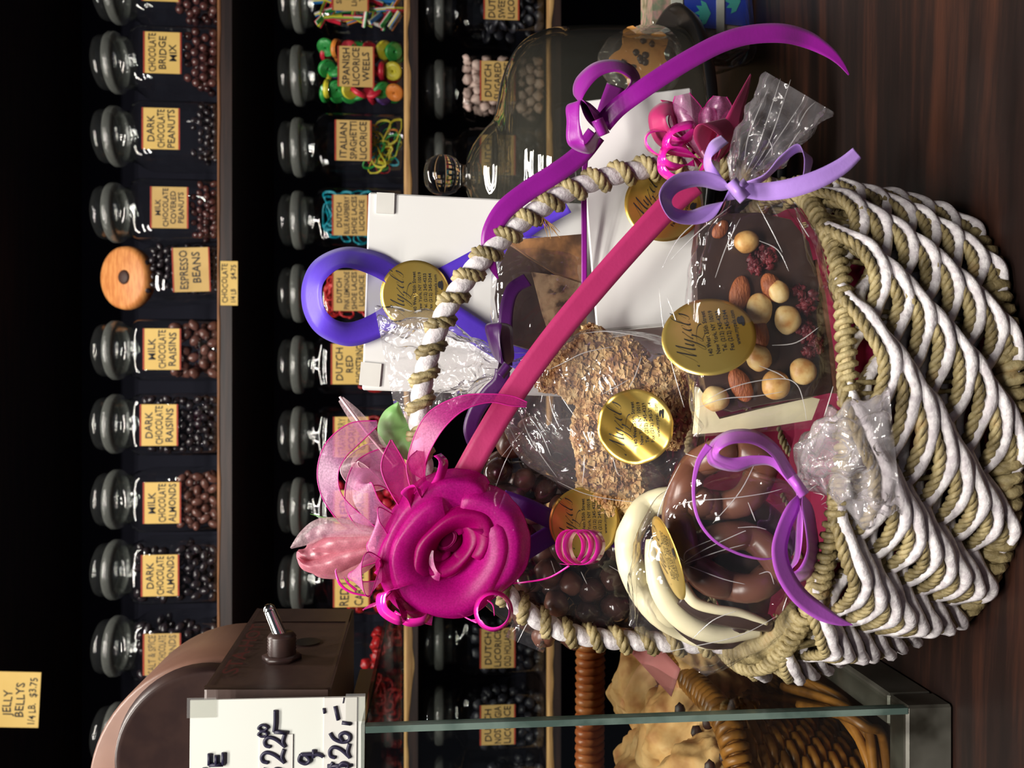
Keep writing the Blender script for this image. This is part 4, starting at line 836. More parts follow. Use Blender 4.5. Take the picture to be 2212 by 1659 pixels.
ribbon(rb, [(895, 628, D - .004), (850, 592, D - .006, 15, -20, .004), (800, 566, D - .010, 8, -24, .006), (745, 556, D - .016, -4, -22, .010), (700, 575, D - .02, -20, -13, .012), (675, 615, D - .022, -22, -2, .013), (678, 668, D - .022, -22, 6, .012), (705, 706, D - .02, -17, 17, .008), (755, 722, D - .012, -2, 26, .004), (810, 705, D - .008, 10, 25, .002), (860, 672, D - .006, 13, 22, 0), (900, 640, D - .005)], 23, n=10)
ribbon(rb, [(898, 630, D - .0045), (960, 672, D - .003), (1030, 718, D - .002), (1090, 755, D - .002), (1165, 792, D - .003)], 27)
rb.build('ribbon', M_blue, t, solid=0.00022); seal(t, 897, 637, D - .0085, .0252, 2)
# ---------------------------------------------------------------- long white box with violet bow
t = thing('white_gift_box', P(1500, 450, .60), 'long white gift box with a violet bow, lying against the basket handle at the right', 'gift box')
M = frame(1392, 448, .570, 5.0, -12, 9)
mb = MB().box((0, 0, -0.024), (0.0805, 0.0385, 0.024), M); o = mb.build('carton', M_white, t); o.modifiers.new('bev', 'BEVEL').width = 0.0012
mb = MB().box((-0.0808, 0.0, -0.024), (0.0006, 0.036, 0.022), M); mb.build('end_flap', M_white2, t)
rb = MB(); D = .548
ribbon(rb, [(1262, 615, D + .012), (1262, 520, D + .010), (1262, 400, D + .006), (1268, 330, D), (1296, 280, D - .004)], 6, n=6)
ribbon(rb, [(1300, 275, D - .002), (1312, 235, D + .01), (1330, 185, D + .022)], 20)
ribbon(rb, [(1302, 268, D - .010), (1335, 232, D - .016), (1385, 195, D - .02), (1440, 158, D - .02), (1500, 122, D - .018), (1560, 92, D - .014), (1620, 75, D - .010), (1690, 72, D - .006), (1745, 86, D, .9), (1790, 112, D, .6), (1815, 135, D, .35), (1834, 162, D, .08)], 21, n=8)
ribbon(rb, [(1300, 270, D - .012, 4, -18, .004), (1270, 240, D - .016, 4, -17, .006), (1248, 215, D - .02, -8, -8, .012), (1258, 180, D - .022, -14, -10, .008), (1290, 150, D - .022, -8, -14, .004), (1330, 142, D - .02, 0, -13, .004), (1362, 155, D - .016, 8, -10, .008), (1372, 180, D - .012, 10, 2, .010), (1340, 225, D - .010, 4, 12, .006), (1304, 268, D - .010, 2, 8, 0)], 14, n=9)
ribbon(rb, [(1296, 262, D - .014, 6, -6, .006), (1268, 226, D - .024, 0, 0, .012), (1240, 222, D - .03, -14, 4, .006), (1238, 262, D - .032, -14, 0, .004), (1244, 305, D - .030, -16, 8, .004), (1270, 322, D - .024, 6, 10, .010), (1290, 292, D - .018, 6, 4, .006), (1300, 272, D - .012, 4, 2, .002)], 14, n=9)
ribbon(rb, [(1288, 290, D - .008), (1252, 335, D - .012), (1200, 374, D - .016), (1140, 412, D - .018), (1088, 455, D - .02), (1060, 505, D - .02, .9), (1056, 550, D - .018, .6), (1066, 580, D - .016, .35), (1076, 603, D - .014, .06)], 22, n=8)
ribbon(rb, [(1290, 258, D - .030), (1305, 292, D - .026)], 13, n=6, cup=-.004)
rb.build('ribbon', M_violet, t, solid=0.00022)
seal(t, 1432, 442, .556, .0250, -24, -8, 8, seed=2)
# ---------------------------------------------------------------- loaf slices in a clear sleeve
t = thing('loaf_slice', P(1255, 620, .61), 'clear wrapped dark loaf slice leaning on the tall white box, lower slice', 'cake')
M = frame(1165, 640, .598, 3, -4)
def outline(pxs, c=(1165, 640), d=.598): return [((c[1] - y) * d / FPX, -(x - c[0]) * d / FPX) for x, y in pxs]
o_ = outline([(1108, 522), (1260, 522), (1262, 745), (1150, 760), (1100, 742), (1074, 700), (1068, 640), (1080, 575)])
mb = MB().poly(o_, M, 0.010, bev=0.0016, y0=-0.005); mb.build('crust_side', M_dark, t)
mb = MB().poly(outline([(1150, 590), (1262, 610), (1262, 750), (1185, 740), (1168, 680)]), M, 0.004, bev=0.001, y0=0.005); mb.build('cut_face', M_cake, t)
mb = MB(); bag(mb, [(1060, 640, .592, 40, .004, .2), (1085, 640, .592, 110, .010, .12), (1160, 635, .592, 122, .014, .1), (1262, 632, .594, 120, .012, .1)], 40, seed=1, power=3); mb.build('cellophane_wrap', M_cello, t)
t = thing('loaf_slice', P(1255, 560, .61), 'clear wrapped streaked loaf slice seen edge on, upper slice beside the violet ribbon', 'cake')
mb = MB().poly(outline([(1098, 524), (1258, 518), (1260, 622), (1200, 598), (1140, 556)]), M, 0.010, bev=0.0014, y0=0.006); mb.build('crust', M_cakex, t)
# ---------------------------------------------------------------- bag of dark chocolate balls
t = thing('sweet_bag', P(1400, 1180, .58), 'clear bag of dark chocolate balls with a crossed purple ribbon', 'bag')
rnd = random.Random(11); placed = []
for k in range(9000):
    x, y = rnd.uniform(1070, 1400), rnd.uniform(930, 1372); r = rnd.uniform(27, 38)
    if (x < 1130 and y > 1240) or (x > 1385 and y < 1060) or (y > 1330 and x < 1170): continue
    lay = 0 if k < 3500 else 1
    if any((x - a) ** 2 + (y - b) ** 2 < (0.80 * (r + c_)) ** 2 for a, b, c_, l_ in placed if l_ == lay): continue
    placed.append((x, y, r, lay))
    if len(placed) > 104: break
for k, (x, y, r, lay) in enumerate(placed):
    d = .575 + lay * .018 + rnd.uniform(-.003, .003); mb = MB(); rr = r * d / FPX; mb.ball((0, 0, 0), (rr, rr * rnd.uniform(.85, 1), rr * rnd.uniform(.85, 1)), 20, 14, nz=0.16, seed=k, nf=1.2)
    c0 = P(x, y, d); o = mb.build('chocolate_ball', M_malt if k % 5 else M_milk, loc=(0, 0, 0)); o.location = c0; o.rotation_euler = (rnd.random() * 3, rnd.random() * 3, 0)
    props(o, 'glossy dark chocolate ball in the clear bag behind the purple ribbon', 'candy', 'dark chocolate balls in the clear bag')
mb = MB(); bag(mb, [(1040, 1010, .580, 20, .004, .4), (1075, 1060, .578, 110, .016, .15), (1140, 1130, .576, 195, .024, .1), (1240, 1170, .576, 218, .028, .08), (1340, 1190, .576, 200, .026, .1), (1400, 1200, .576, 170, .018, .15), (1440, 1205, .576, 120, .004, .3)], 60, seed=5, power=2.6)
bag(mb, [(1165, 1310, .572, 30, .004, .3), (1150, 1345, .568, 34, .003, .4), (1130, 1392, .564, 40, .002, .5)], 24, seed=2); mb.build('cellophane_wrap', M_cello, t)
rb = MB(); D = .540
ribbon(rb, [(1085, 1078, D + .006), (1140, 1098, D), (1200, 1125, D), (1260, 1140, D), (1330, 1162, D), (1392, 1185, D + .006)], 21)
ribbon(rb, [(1095, 1215, D + .004), (1140, 1186, D + .001), (1200, 1150, D + .001), (1260, 1125, D + .001), (1330, 1080, D + .006), (1380, 1040, D + .016)], 21)
bal = t; rb.build('ribbon', M_purp, t, solid=.00022); seal(t, 1262, 1128, D - .004, .0222, 2, crump=0.06, seed=1)
# ---------------------------------------------------------------- bag of nut toffee
def chunk(c, r, seed, label, rot=0):
    mb = MB(); n, k = 36, 20; G = []; M3 = Matrix.Rotation(math.radians(rot), 3, 'Y'); F_ = []
    for i in range(k + 1):
        th = math.pi * i / k; row = []
        for j in range(n):
            a = 2 * math.pi * j / n; d = Vector((math.sin(th) * math.cos(a), math.sin(th) * math.sin(a), math.cos(th)))
            e = (abs(d.x) ** 4 + abs(d.y) ** 4 + abs(d.z) ** 4) ** -0.25; qq = 1 + .22 * noise.noise(d * 2.5 + Vector((seed * 5, 0, 0)))
            p = Vector((d.x * r[0], d.y * r[1], d.z * r[2])) * e * qq; row.append(P(*c) + M3 @ p)
        G.append(row); F_ += row
    mb.grid(G, cv=True); o = mb.build('toffee_piece', M_toff, label=label, cat='toffee', group='nut toffee pieces in the clear bag')
    cr = MB(); rn = random.Random(seed)
    for q in range(2300):
        th = math.acos(rn.uniform(-1, 1)); a = rn.uniform(math.pi, 2 * math.pi); d = Vector((math.sin(th) * math.cos(a), math.sin(th) * math.sin(a), math.cos(th)))
        e = (abs(d.x) ** 4 + abs(d.y) ** 4 + abs(d.z) ** 4) ** -0.25; qq = 1 + .22 * noise.noise(d * 2.5 + Vector((seed * 5, 0, 0)))
        p = P(*c) + M3 @ (Vector((d.x * r[0], d.y * r[1], d.z * r[2])) * e * qq)
        s = rn.choice([.0008, .0010, .0012, .0015, .0019, .0026]); R = Matrix.Rotation(rn.uniform(0, 6.3), 3, 'X') @ Matrix.Rotation(rn.uniform(0, 6.3), 3, 'Z')
        vv = [p + R @ Vector((x * s * rn.uniform(.7, 1.2), y * s * rn.uniform(.5, 1), z * s * rn.uniform(.3, .7))) for x, y, z in ((-1, -.6, -1), (1, -1, -1), (1, .7, -1), (-.8, 1, -1), (-.7, -.8, 1), (.6, -.7, 1), (.9, .8, 1), (-1, .6, 1))]
        cr.add(vv, [(0, 3, 2, 1), (4, 5, 6, 7), (0, 1, 5, 4), (1, 2, 6, 5), (2, 3, 7, 6), (3, 0, 4, 7)], 0, False)
    cr.build('nut_crumbs', M_crumb, o)
t = thing('sweet_bag', P(1480, 900, .56), 'clear bag of chopped nut toffee tied with a dark plum ribbon', 'bag')
for c_, r_, sd, lb, ro in (((1305, 805, .548), (.024, .010, .025), 1, 'upper nut crusted toffee piece touching the raspberry ribbon', 20), ((1312, 995, .545), (.019, .010, .034), 2, 'lower nut crusted toffee piece below the crumpled gold seal', 80),
                        ((1435, 870, .552), (.026, .009, .016), 3, 'nut crusted toffee piece partly behind the bark bag', 10), ((1200, 800, .560), (.012, .008, .013), 4, 'small nut crusted toffee piece beside the raspberry ribbon', 0)): chunk(c_, r_, sd, lb, ro)
mb = MB(); G_ = bag(mb, [(1085, 795, .548, 14, .006, .5), (1105, 808, .548, 40, .009, .5), (1140, 830, .546, 100, .014, .25), (1200, 860, .544, 150, .018, .14), (1300, 890, .542, 178, .021, .1), (1400, 910, .542, 180, .020, .12), (1470, 925, .543, 160, .014, .2), (1512, 935, .544, 140, .003, .3)], 72, seed=7, power=2.8, ret=True)
mb.build('cellophane_wrap', M_cello2, t)
mb = MB(); bag(mb, [(1085, 795, .548, 14, .006, .6), (1060, 790, .550, 32, .010, .7), (1010, 785, .556, 62, .018, .6), (950, 790, .562, 92, .022, .55), (890, 800, .566, 108, .020, .6), (838, 810, .568, 112, .014, .7)], 72, seed=4, power=2.2); mb.build('gathered_neck', M_cello2, t)
rb = MB(); D = .535
ribbon(rb, [(1086, 800, D), (1075, 770, D - .010, -6, 4, .010), (1066, 730, D - .016, -14, 0, .006), (1068, 700, D - .016, -16, 0, .004), (1088, 702, D - .01, 14, 0, .006), (1094, 740, D - .006, 14, 0, .004), (1098, 780, D - .002, 10, 0, .004), (1088, 800, D)], 14, n=9)
ribbon(rb, [(1092, 790, D + .004), (1092, 730, D + .006), (1094, 670, D + .008), (1108, 625, D + .010), (1140, 604, D + .012)], 15)
ribbon(rb, [(1086, 800, D), (1080, 825, D), (1056, 850, D + .002), (1028, 890, D + .004), (1018, 930, D + .006), (1032, 965, D + .010), (1060, 975, D + .012)], 17)
ribbon(rb, [(1098, 788, D - .012), (1080, 812, D - .012)], 11, cup=-.003)
rb.build('ribbon', M_plum, t, solid=.00022); seal(t, 1372, 922, .518, .0226, 6, -14, 6, crump=0.36, seed=3)

def glint_lines(parent, lines, r=.00030, m_=None):
    """highlights along film creases, drawn in as fine tapering whitish ridges"""
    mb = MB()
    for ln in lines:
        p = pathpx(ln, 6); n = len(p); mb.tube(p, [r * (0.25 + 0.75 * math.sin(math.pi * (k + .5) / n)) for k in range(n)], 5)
    mb.build('film_glints', m_ or M_glint, parent)
tof = t
glint_lines(tof, [[(1178, 802, .522), (1215, 785, .520), (1262, 762, .520), (1328, 748, .522)], [(1358, 838, .519), (1372, 812, .519), (1386, 770, .521)], [(1300, 852, .518), (1330, 836, .518), (1362, 818, .519)],
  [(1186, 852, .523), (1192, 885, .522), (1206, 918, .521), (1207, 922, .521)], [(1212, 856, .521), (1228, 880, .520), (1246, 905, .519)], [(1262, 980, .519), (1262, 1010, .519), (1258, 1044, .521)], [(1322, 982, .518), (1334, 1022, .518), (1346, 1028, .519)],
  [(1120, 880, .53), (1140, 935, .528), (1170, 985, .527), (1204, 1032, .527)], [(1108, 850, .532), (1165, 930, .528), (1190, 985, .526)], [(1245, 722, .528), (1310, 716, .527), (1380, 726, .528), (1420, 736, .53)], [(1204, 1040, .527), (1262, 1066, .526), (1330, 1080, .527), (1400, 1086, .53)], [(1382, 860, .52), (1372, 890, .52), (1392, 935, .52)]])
glint_lines(bal, [[(1112, 960, .556), (1090, 1000, .556), (1068, 1060, .56)], [(1130, 930, .556), (1084, 986, .556)], [(1316, 1222, .548), (1360, 1250, .550), (1396, 1290, .556)], [(1190, 1210, .548), (1200, 1240, .548)], [(1150, 1330, .552), (1136, 1352, .553), (1118, 1388, .556)], [(1255, 1235, .546), (1268, 1262, .546)], [(1392, 1060, .556), (1398, 1120, .556), (1388, 1180, .556)]])
# ---------------------------------------------------------------- bark bag
D = .484
t = thing('sweet_bag', P(1830, 680, .48), 'clear bag of nut studded chocolate bark tied with a lilac bow', 'bag')
bk = thing('chocolate_bark', P(1800, 680, .49), 'dark chocolate bark slab studded with hazelnuts, almonds and cranberries in the front bag', 'chocolate')
def slab(name, pxs, d, th, m_, parent, bev=.0012, tilt=0, label=None):
    c = (sum(p[0] for p in pxs) / len(pxs), sum(p[1] for p in pxs) / len(pxs)); M = frame(c[0], c[1], d, 0, tilt)
    return MB().poly([((c[1] - y) * d / FPX, -(x - c[0]) * d / FPX) for x, y in pxs], M, th, bev=bev, y0=-th).build(name, m_, parent, label)
slab('slab', [(1510, 478), (1560, 462), (1640, 458), (1712, 472), (1752, 520), (1772, 600), (1786, 690), (1798, 770), (1806, 848), (1760, 858), (1700, 866), (1640, 876), (1580, 890), (1545, 880), (1520, 840), (1506, 760), (1502, 640), (1500, 540)], D, .009, M_dark, bk)
slab('slab_edge', [(1764, 560), (1784, 640), (1802, 760), (1812, 850), (1806, 850), (1790, 720), (1770, 600)], D + .001, .007, M_milk, bk)
slab('white_chip', [(1532, 524), (1588, 526), (1594, 556), (1590, 590), (1560, 620), (1525, 640), (1520, 590), (1524, 560)], D - .002, .003, M_wch, bk, label='cream white chocolate corner')
wb = slab('chocolate_bark', [(1506, 836), (1530, 870), (1552, 905), (1640, 884), (1760, 858), (1778, 862), (1760, 908), (1680, 920), (1600, 930), (1502, 938), (1508, 880)], D + .004, .008, M_wch, None, label='cream white chocolate bark slice along the bottom of the front bag')
props(wb, None, 'chocolate')
def pxball(name, x, y, d, rx, ry, m_, parent, rot=0, deep=.75, nz=.08, seed=0, label=None, tip=0):
    s = d / FPX; mb = MB(); M3 = Matrix.Rotation(math.radians(rot), 3, 'Y'); mb.ball((0, 0, 0), (ry * s, rx * s * deep, rx * s), 24, 16, nz=nz, seed=seed, nf=1.3)
    if tip: mb.v = [tuple(Vector(p) * (1 + tip * max(0, Vector(p).normalized().dot(Vector((.75, -.2, .6)))) ** 6)) for p in mb.v]
    c = P(x, y, d); mb.v = [tuple(c + M3 @ Vector(p)) for p in mb.v]; return mb.build(name, m_, parent, label)
for k, (x, y, rx, ry, m_, tp) in enumerate([(1612, 522, 27, 25, M_nut2, 0), (1640, 668, 28, 35, M_nut, 0), (1702, 692, 28, 31, M_nut, .2), (1640, 775, 27, 28, M_nut, .35), (1735, 803, 29, 29, M_nut, .15), (1676, 832, 31, 32, M_nut2, .1), (1546, 862, 30, 27, M_nut, .1)]):
    pxball('hazelnut', x, y, D - .004, rx, ry, m_, bk, seed=k, tip=tp)
for k, (x, y, rx, ry, ro) in enumerate([(1668, 622, 36, 24, 60), (1598, 635, 24, 42, 10), (1642, 722, 36, 20, 85), (1600, 832, 24, 42, -30), (1556, 496, 16, 24, 40)]):
    pxball('almond', x, y, D - .003, rx * .95, ry * .95, M_alm, bk, rot=ro, deep=.5, seed=k + 20)
pxball('almond', 1682, 630, D - .0055, 26, 22, M_nut, bk, rot=60, deep=.5, seed=41, label='half peeled almond')
rnd = random.Random(5)
for k, (x, y, n_) in enumerate([(1632, 570, 15), (1655, 560, 9), (1735, 640, 12), (1748, 655, 8), (1742, 712, 12), (1758, 745, 14), (1752, 760, 8)]):
    mb = MB()
    for q in range(n_ + 6): mb.ball(P(x + rnd.gauss(0, 8), y + rnd.gauss(0, 10), D - .0005 - rnd.random() * .002), (.0016 + .0014 * rnd.random(), .0012, .0014 + .0012 * rnd.random()), 10, 7, nz=1.1, seed=q, nf=2.6)
    mb.build('cranberry', M_cran, bk)
mb = MB()
bag(mb, [(1592, 408, .470, 9, .005, .4), (1598, 424, .470, 34, .010, .5), (1612, 452, .473, 84, .017, .3), (1625, 510, .477, 122, .021, .16), (1636, 600, .480, 150, .022, .10), (1645, 700, .481, 166, .022, .08), (1655, 800, .481, 168, .021, .09), (1664, 880, .483, 165, .014, .14), (1668, 932, .486, 160, .003, .2)], 84, seed=9, power=2.9, ns=8)
mb.build('cellophane_wrap', M_cello, t)
mb = MB(); bag(mb, [(1592, 408, .470, 9, .005, .6), (1602, 388, .470, 26, .010, .6), (1622, 350, .470, 46, .014, .6), (1655, 300, .470, 62, .018, .55), (1692, 245, .470, 74, .016, .45), (1722, 195, .470, 80, .013, .3)], 84, seed=3, power=2.2, ns=8)
mb.build('gathered_neck', M_cello2, t)
glint_lines(t, [[(1516, 872, .459), (1560, 846, .458), (1620, 826, .458), (1690, 818, .459), (1722, 832, .459), (1736, 870, .461), (1742, 908, .463)], [(1500, 884, .460), (1560, 862, .459), (1630, 856, .459), (1692, 846, .459)], [(1780, 900, .464), (1792, 862, .463), (1800, 834, .463)], [(1640, 790, .459), (1680, 806, .459), (1700, 820, .459)], [(1430, 580, .47), (1470, 510, .468), (1540, 452, .468)], [(1450, 560, .468), (1510, 500, .465), (1580, 444, .465)], [(1640, 520, .460), (1680, 540, .460), (1704, 586, .460)], [(1722, 470, .463), (1740, 500, .463), (1748, 512, .463)], [(1636, 440, .462), (1668, 500, .460), (1690, 545, .460)], [(1424, 620, .472), (1432, 700, .470), (1452, 790, .468), (1478, 880, .467)], [(1440, 640, .470), (1462, 700, .468), (1470, 760, .466)], [(1668, 746, .459), (1720, 740, .459), (1770, 706, .460)], [(1600, 470, .462), (1570, 530, .461), (1545, 600, .461)]], .0003)
glint_lines(t, [[(1612, 372, .458), (1640, 310, .458), (1686, 170, .460)], [(1622, 372, .458), (1664, 300, .458), (1708, 172, .46)], [(1640, 358, .458), (1680, 300, .457), (1740, 210, .460)], [(1608, 350, .460), (1618, 290, .460), (1660, 190, .462)], [(1720, 280, .459), (1742, 240, .460), (1762, 220, .461)], [(1690, 340, .461), (1716, 300, .461), (1730, 280, .461)], [(1660, 300, .457), (1668, 320, .457), (1666, 336, .457)]], .00028)
rb = MB(); D = .452
ribbon(rb, [(1590, 412, D), (1560, 398, D - .004, 0, 14, .004), (1510, 386, D - .008, 1, 17, .006), (1462, 396, D - .012, 8, 16, .008), (1438, 425, D - .014, 14, 5, .008), (1452, 460, D - .010, 5, -12, .008), (1492, 470, D - .006, -3, -15, .006), (1535, 456, D - .004, -8, -13, .004), (1582, 420, D)], 13, n=10)
ribbon(rb, [(1590, 405, D + .002), (1548, 385, D - .002, -4, 13, .004), (1528, 350, D - .004, -8, 6, .008), (1542, 318, D, -10, -8, .008), (1566, 300, D + .01, -8, -8, .006)], 12, n=8)
ribbon(rb, [(1600, 404, D + .004), (1650, 384, D, 0, 7, .004), (1690, 344, D - .004, 5, 6, .006), (1724, 320, D - .004, 2, 9, .008), (1745, 338, D, 9, 3, .008), (1744, 365, D + .004, 7, 3, .006), (1738, 385, D + .006, 4, 2, .004)], 8, n=8)
ribbon(rb, [(1604, 410, D - .004), (1650, 414, D - .006, 1.2), (1710, 406, D - .008, 1.3), (1770, 386, D - .008, 1.25), (1820, 358, D - .006, 1.1), (1852, 330, D - .004, .9)], 16, n=8)
ribbon(rb, [(1578, 392, D - .010), (1594, 412, D - .013), (1610, 430, D - .010)], 15, n=6, cup=-.004)
ribbon(rb, [(1580, 416, D - .008), (1600, 402, D - .012), (1612, 392, D - .008)], 9, n=6, cup=-.003)
rb.build('ribbon_bow', M_lilac, t, solid=.00022); o = seal(t, 1530, 725, .458, .0248, 9, -14, 34, seed=5)
# ---------------------------------------------------------------- pretzel bag
t = thing('sweet_bag', P(1790, 1180, .49), 'clear bag of chocolate dipped pretzels tied with an orchid pink bow', 'bag')
def pretzel(x, y, d, R, r, rot, m_, label, tilt=0, sx=1.0, drz=None):
    M = frame(x, y, d, rot, tilt); mb = MB()
    pts = []
    for k in range(61):   # outer arms and the crossed ends
        u = -1 + 2 * k / 60; a = math.radians(90 + u * 205)
        q = R * (1.0 if abs(u) < .62 else 1 - (abs(u) - .62) / .38 * .60); px_, py_ = q * math.cos(a) * sx * 1.12, q * math.sin(a) * .95
        if abs(u) > .62: f = (abs(u) - .62) / .38; px_ = px_ * (1 - f * 1.0) + f * (-math.copysign(.36, u)) * R; py_ = py_ * (1 - f) + f * (R * .55)
        pts.append(M @ Vector((px_, py_, .35 * r * math.cos(k))))
    rr = [r * (1 + .10 * noise.noise(Vector((k * .4, R * 99, 0)))) for k in range(61)]; mb.tube(pts, rr, 16); mb.ball(pts[0], r * 1.05, 14, 10); mb.ball(pts[-1], r * 1.05, 14, 10)
    o = mb.build('chocolate_pretzel', m_, label=label, cat='pretzel', group='dipped pretzels in the clear bag')
    if drz:
        db = MB(); i0, i1 = drz; seg = [Vector(p) + Vector((0, -r * .72, 0)) for p in pts[i0:i1]]
        db.tube(seg, [r * .55 * (1 + .25 * math.sin(k * 1.3)) for k in range(len(seg))], 10); db.build('white_coating', M_wch, o, label='white chocolate coating')
    return o
pretzel(1592, 1122, .492, .0355, .0088, 8, M_milk, 'milk chocolate pretzel in front, behind the thin orchid ribbon curl', -8)
pretzel(1575, 1235, .512, .0350, .0085, -30, M_dark, 'dark chocolate pretzel with white coating behind the milk chocolate one', -6)
pretzel(1500, 1225, .528, .0370, .0080, 42, M_wch, 'white chocolate pretzel nearest the left side of the bag', -4, 1.15)
# broad white chocolate arc against the left wall of the bag, and the dark stick under it
mb = MB(); c_ = pathpx([(1408, 1165, .508), (1412, 1215, .505), (1428, 1275, .503), (1462, 1325, .502), (1510, 1358, .502), (1570, 1370, .504), (1640, 1362, .507)], 8)
mb.tube(c_, [.0035 + .0035 * math.sin(math.pi * k / (len(c_) - 1)) for k in range(len(c_))], 14); o = mb.build('chocolate_pretzel', M_wch, label='thick cream white pretzel arc pressed against the outer film, lowest in the bag', cat='pretzel', group='dipped pretzels in the clear bag')
mb = MB(); c_ = pathpx([(1470, 1290, .500), (1520, 1322, .498), (1590, 1338, .498), (1660, 1346, .502)], 8); mb.tube(c_, [.0052] * len(c_), 14); mb.build('chocolate_pretzel', M_dark, label='dark chocolate pretzel arm between the two cream white stripes', cat='pretzel', group='dipped pretzels in the clear bag')
mb = MB(); c_ = pathpx([(1474, 1262, .494), (1500, 1300, .4925), (1545, 1316, .492), (1600, 1324, .494), (1655, 1346, .498)], 8); mb.tube(c_, [.0030 * (1 - .6 * k / len(c_)) + .0008 for k in range(len(c_))], 12); mb.build('chocolate_pretzel', M_wch, label='thin cream white pretzel arm above the dark one', cat='pretzel', group='dipped pretzels in the clear bag')
mb = MB(); D = .478
bag(mb, [(1722, 1046, D, 9, .005, .4), (1712, 1060, D, 40, .010, .5), (1690, 1085, D + .004, 96, .016, .25), (1655, 1120, D + .01, 150, .022, .14), (1610, 1170, D + .018, 188, .026, .1), (1560, 1230, D + .024, 200, .027, .08), (1510, 1300, D + .026, 176, .024, .1), (1470, 1360, D + .028, 130, .014, .16), (1440, 1405, D + .03, 96, .003, .3)], 84, seed=12, power=2.7, ns=8)
mb.build('cellophane_wrap', M_cello, t)
mb = MB(); bag(mb, [(1722, 1046, D, 9, .005, .6), (1740, 1036, D - .002, 26, .010, .7), (1765, 1018, D - .010, 66, .018, .8), (1812, 1004, D - .018, 100, .024, .8), (1870, 992, D - .026, 118, .022, .75), (1935, 985, D - .030, 118, .014, .7)], 90, seed=6, power=2.1, ns=8)
mb.build('gathered_neck', M_cello3, t)
glint_lines(t, [[(1476, 1216, .472), (1520, 1188, .468), (1602, 1150, .467), (1610, 1148, .467)], [(1478, 1210, .472), (1484, 1190, .470), (1540, 1165, .468)], [(1480, 1218, .472), (1550, 1192, .468), (1610, 1176, .467)], [(1462, 1092, .476), (1500, 1082, .470), (1580, 1076, .467), (1650, 1066, .467), (1690, 1056, .467)], [(1594, 1140, .466), (1630, 1138, .466), (1656, 1144, .466)], [(1616, 1085, .466), (1626, 1110, .466), (1632, 1126, .466)], [(1436, 1150, .480), (1456, 1190, .476), (1476, 1212, .474)], [(1432, 1160, .482), (1420, 1120, .484), (1440, 1060, .482), (1470, 1000, .480)], [(1480, 980, .478), (1520, 990, .474), (1560, 986, .472)], [(1486, 1222, .470), (1560, 1250, .468), (1610, 1262, .467)], [(1496, 1380, .484), (1540, 1340, .480), (1590, 1320, .478)], [(1430, 1410, .490), (1500, 1396, .488), (1600, 1372, .486), (1680, 1330, .482)], [(1640, 980, .470), (1600, 1060, .468), (1540, 1130, .468)], [(1700, 1290, .474), (1690, 1320, .476)], [(1640, 1240, .467), (1662, 1236, .467), (1672, 1262, .468)]], .0003)
rnd = random.Random(31)
glint_lines(t, [[(x, y, .462), (x + rnd.uniform(-22, 30), y + rnd.uniform(-20, 20), .458), (x + rnd.uniform(5, 60), y + rnd.uniform(-34, 30), .462)] for x, y in [(rnd.uniform(1725, 1860), 1030 + rnd.uniform(-1, 1) * 66) for k in range(12)]], .0002)
rb = MB(); D = .462
ribbon(rb, [(1722, 1048, D), (1700, 1015, D - .004, 8, -10, .003), (1672, 972, D - .008, 6, -12, .004), (1630, 945, D - .012, 2, -15, .005), (1580, 944, D - .014, -6, -14, .008), (1545, 965, D - .014, -12, -6, .010), (1544, 992, D - .010, -12, 10, .008), (1585, 1004, D - .006, 2, 15, .004), (1630, 995, D - .004, 1, 11, .004), (1672, 1000, D - .002, -2, 9, .003), (1718, 1044, D)], 11, n=10)
ribbon(rb, [(1532, 962, D - .013, .7), (1508, 1000, D - .014, .5), (1498, 1060, D - .016, .32), (1508, 1120, D - .018, .28), (1540, 1165, D - .018, .26), (1590, 1194, D - .014, .24), (1640, 1207, D - .010, .2), (1672, 1206, D - .006, .1)], 12, n=8)
ribbon(rb, [(1728, 1052, D - .002), (1716, 1090, D - .006, 12, 3, .003), (1694, 1140, D - .008, 15, 3, .003), (1684, 1190, D - .010, 17, 0, .003), (1696, 1240, D - .010, 17, -8, .003), (1728, 1288, D - .010, 13, -14, .003), (1772, 1322, D - .008, 8, -16, .002), (1812, 1342, D - .006, 3, -9, .001), (1842, 1350, D - .004, 0, -1, 0)], 14, n=10)
ribbon(rb, [(1728, 1052, D), (1742, 1090, D - .004, 10, -2, .006), (1752, 1140, D - .006, 12, -2, .008), (1756, 1190, D - .004, 13, 2, .008), (1742, 1232, D, 12, 10, .008), (1716, 1248, D + .004, 2, 12, .006), (1706, 1236, D + .008, -6, 8, .004), (1722, 1200, D + .008, -6, -2, .006), (1728, 1120, D + .006, -6, 0, .004), (1728, 1060, D + .004)], 10, n=9)
ribbon(rb, [(1710, 1030, D - .010), (1724, 1050, D - .013), (1738, 1070, D - .010)], 12, n=6, cup=-.004)
rb.build('ribbon_bow', M_orchid, t, solid=.00022); seal(t, 1442, 1205, .472, .0235, 14, -88, 0, seed=7)
def petal(pts_c, ws, d, m_, name, cup=.006, edge=None, n=10, dd=0):
    mb = MB(); rows = catmull([(x, y, w_) for (x, y), w_ in zip(pts_c, ws)], n); G = []
    for i, (x, y, w_) in enumerate(rows):
        a, b = rows[max(0, i - 1)], rows[min(len(rows) - 1, i + 1)]; dx, dy = b[0] - a[0], b[1] - a[1]; l = math.hypot(dx, dy) + 1e-9
        G.append([P(x - dy / l * w_ * g, y + dx / l * w_ * g, d + dd * i / len(rows) + cup * (g * g) - .0012 * noise.noise(Vector((i * .25, g * 2, d * 99)))) for g in [-1 + j / 4 for j in range(9)]])
    mb.grid(G)
    if edge:
        for k in (0, -1): mb.tube([r[k] for r in G], .0004, 4, mi=1)
    return mb.build(name, [m_, edge or m_], t)
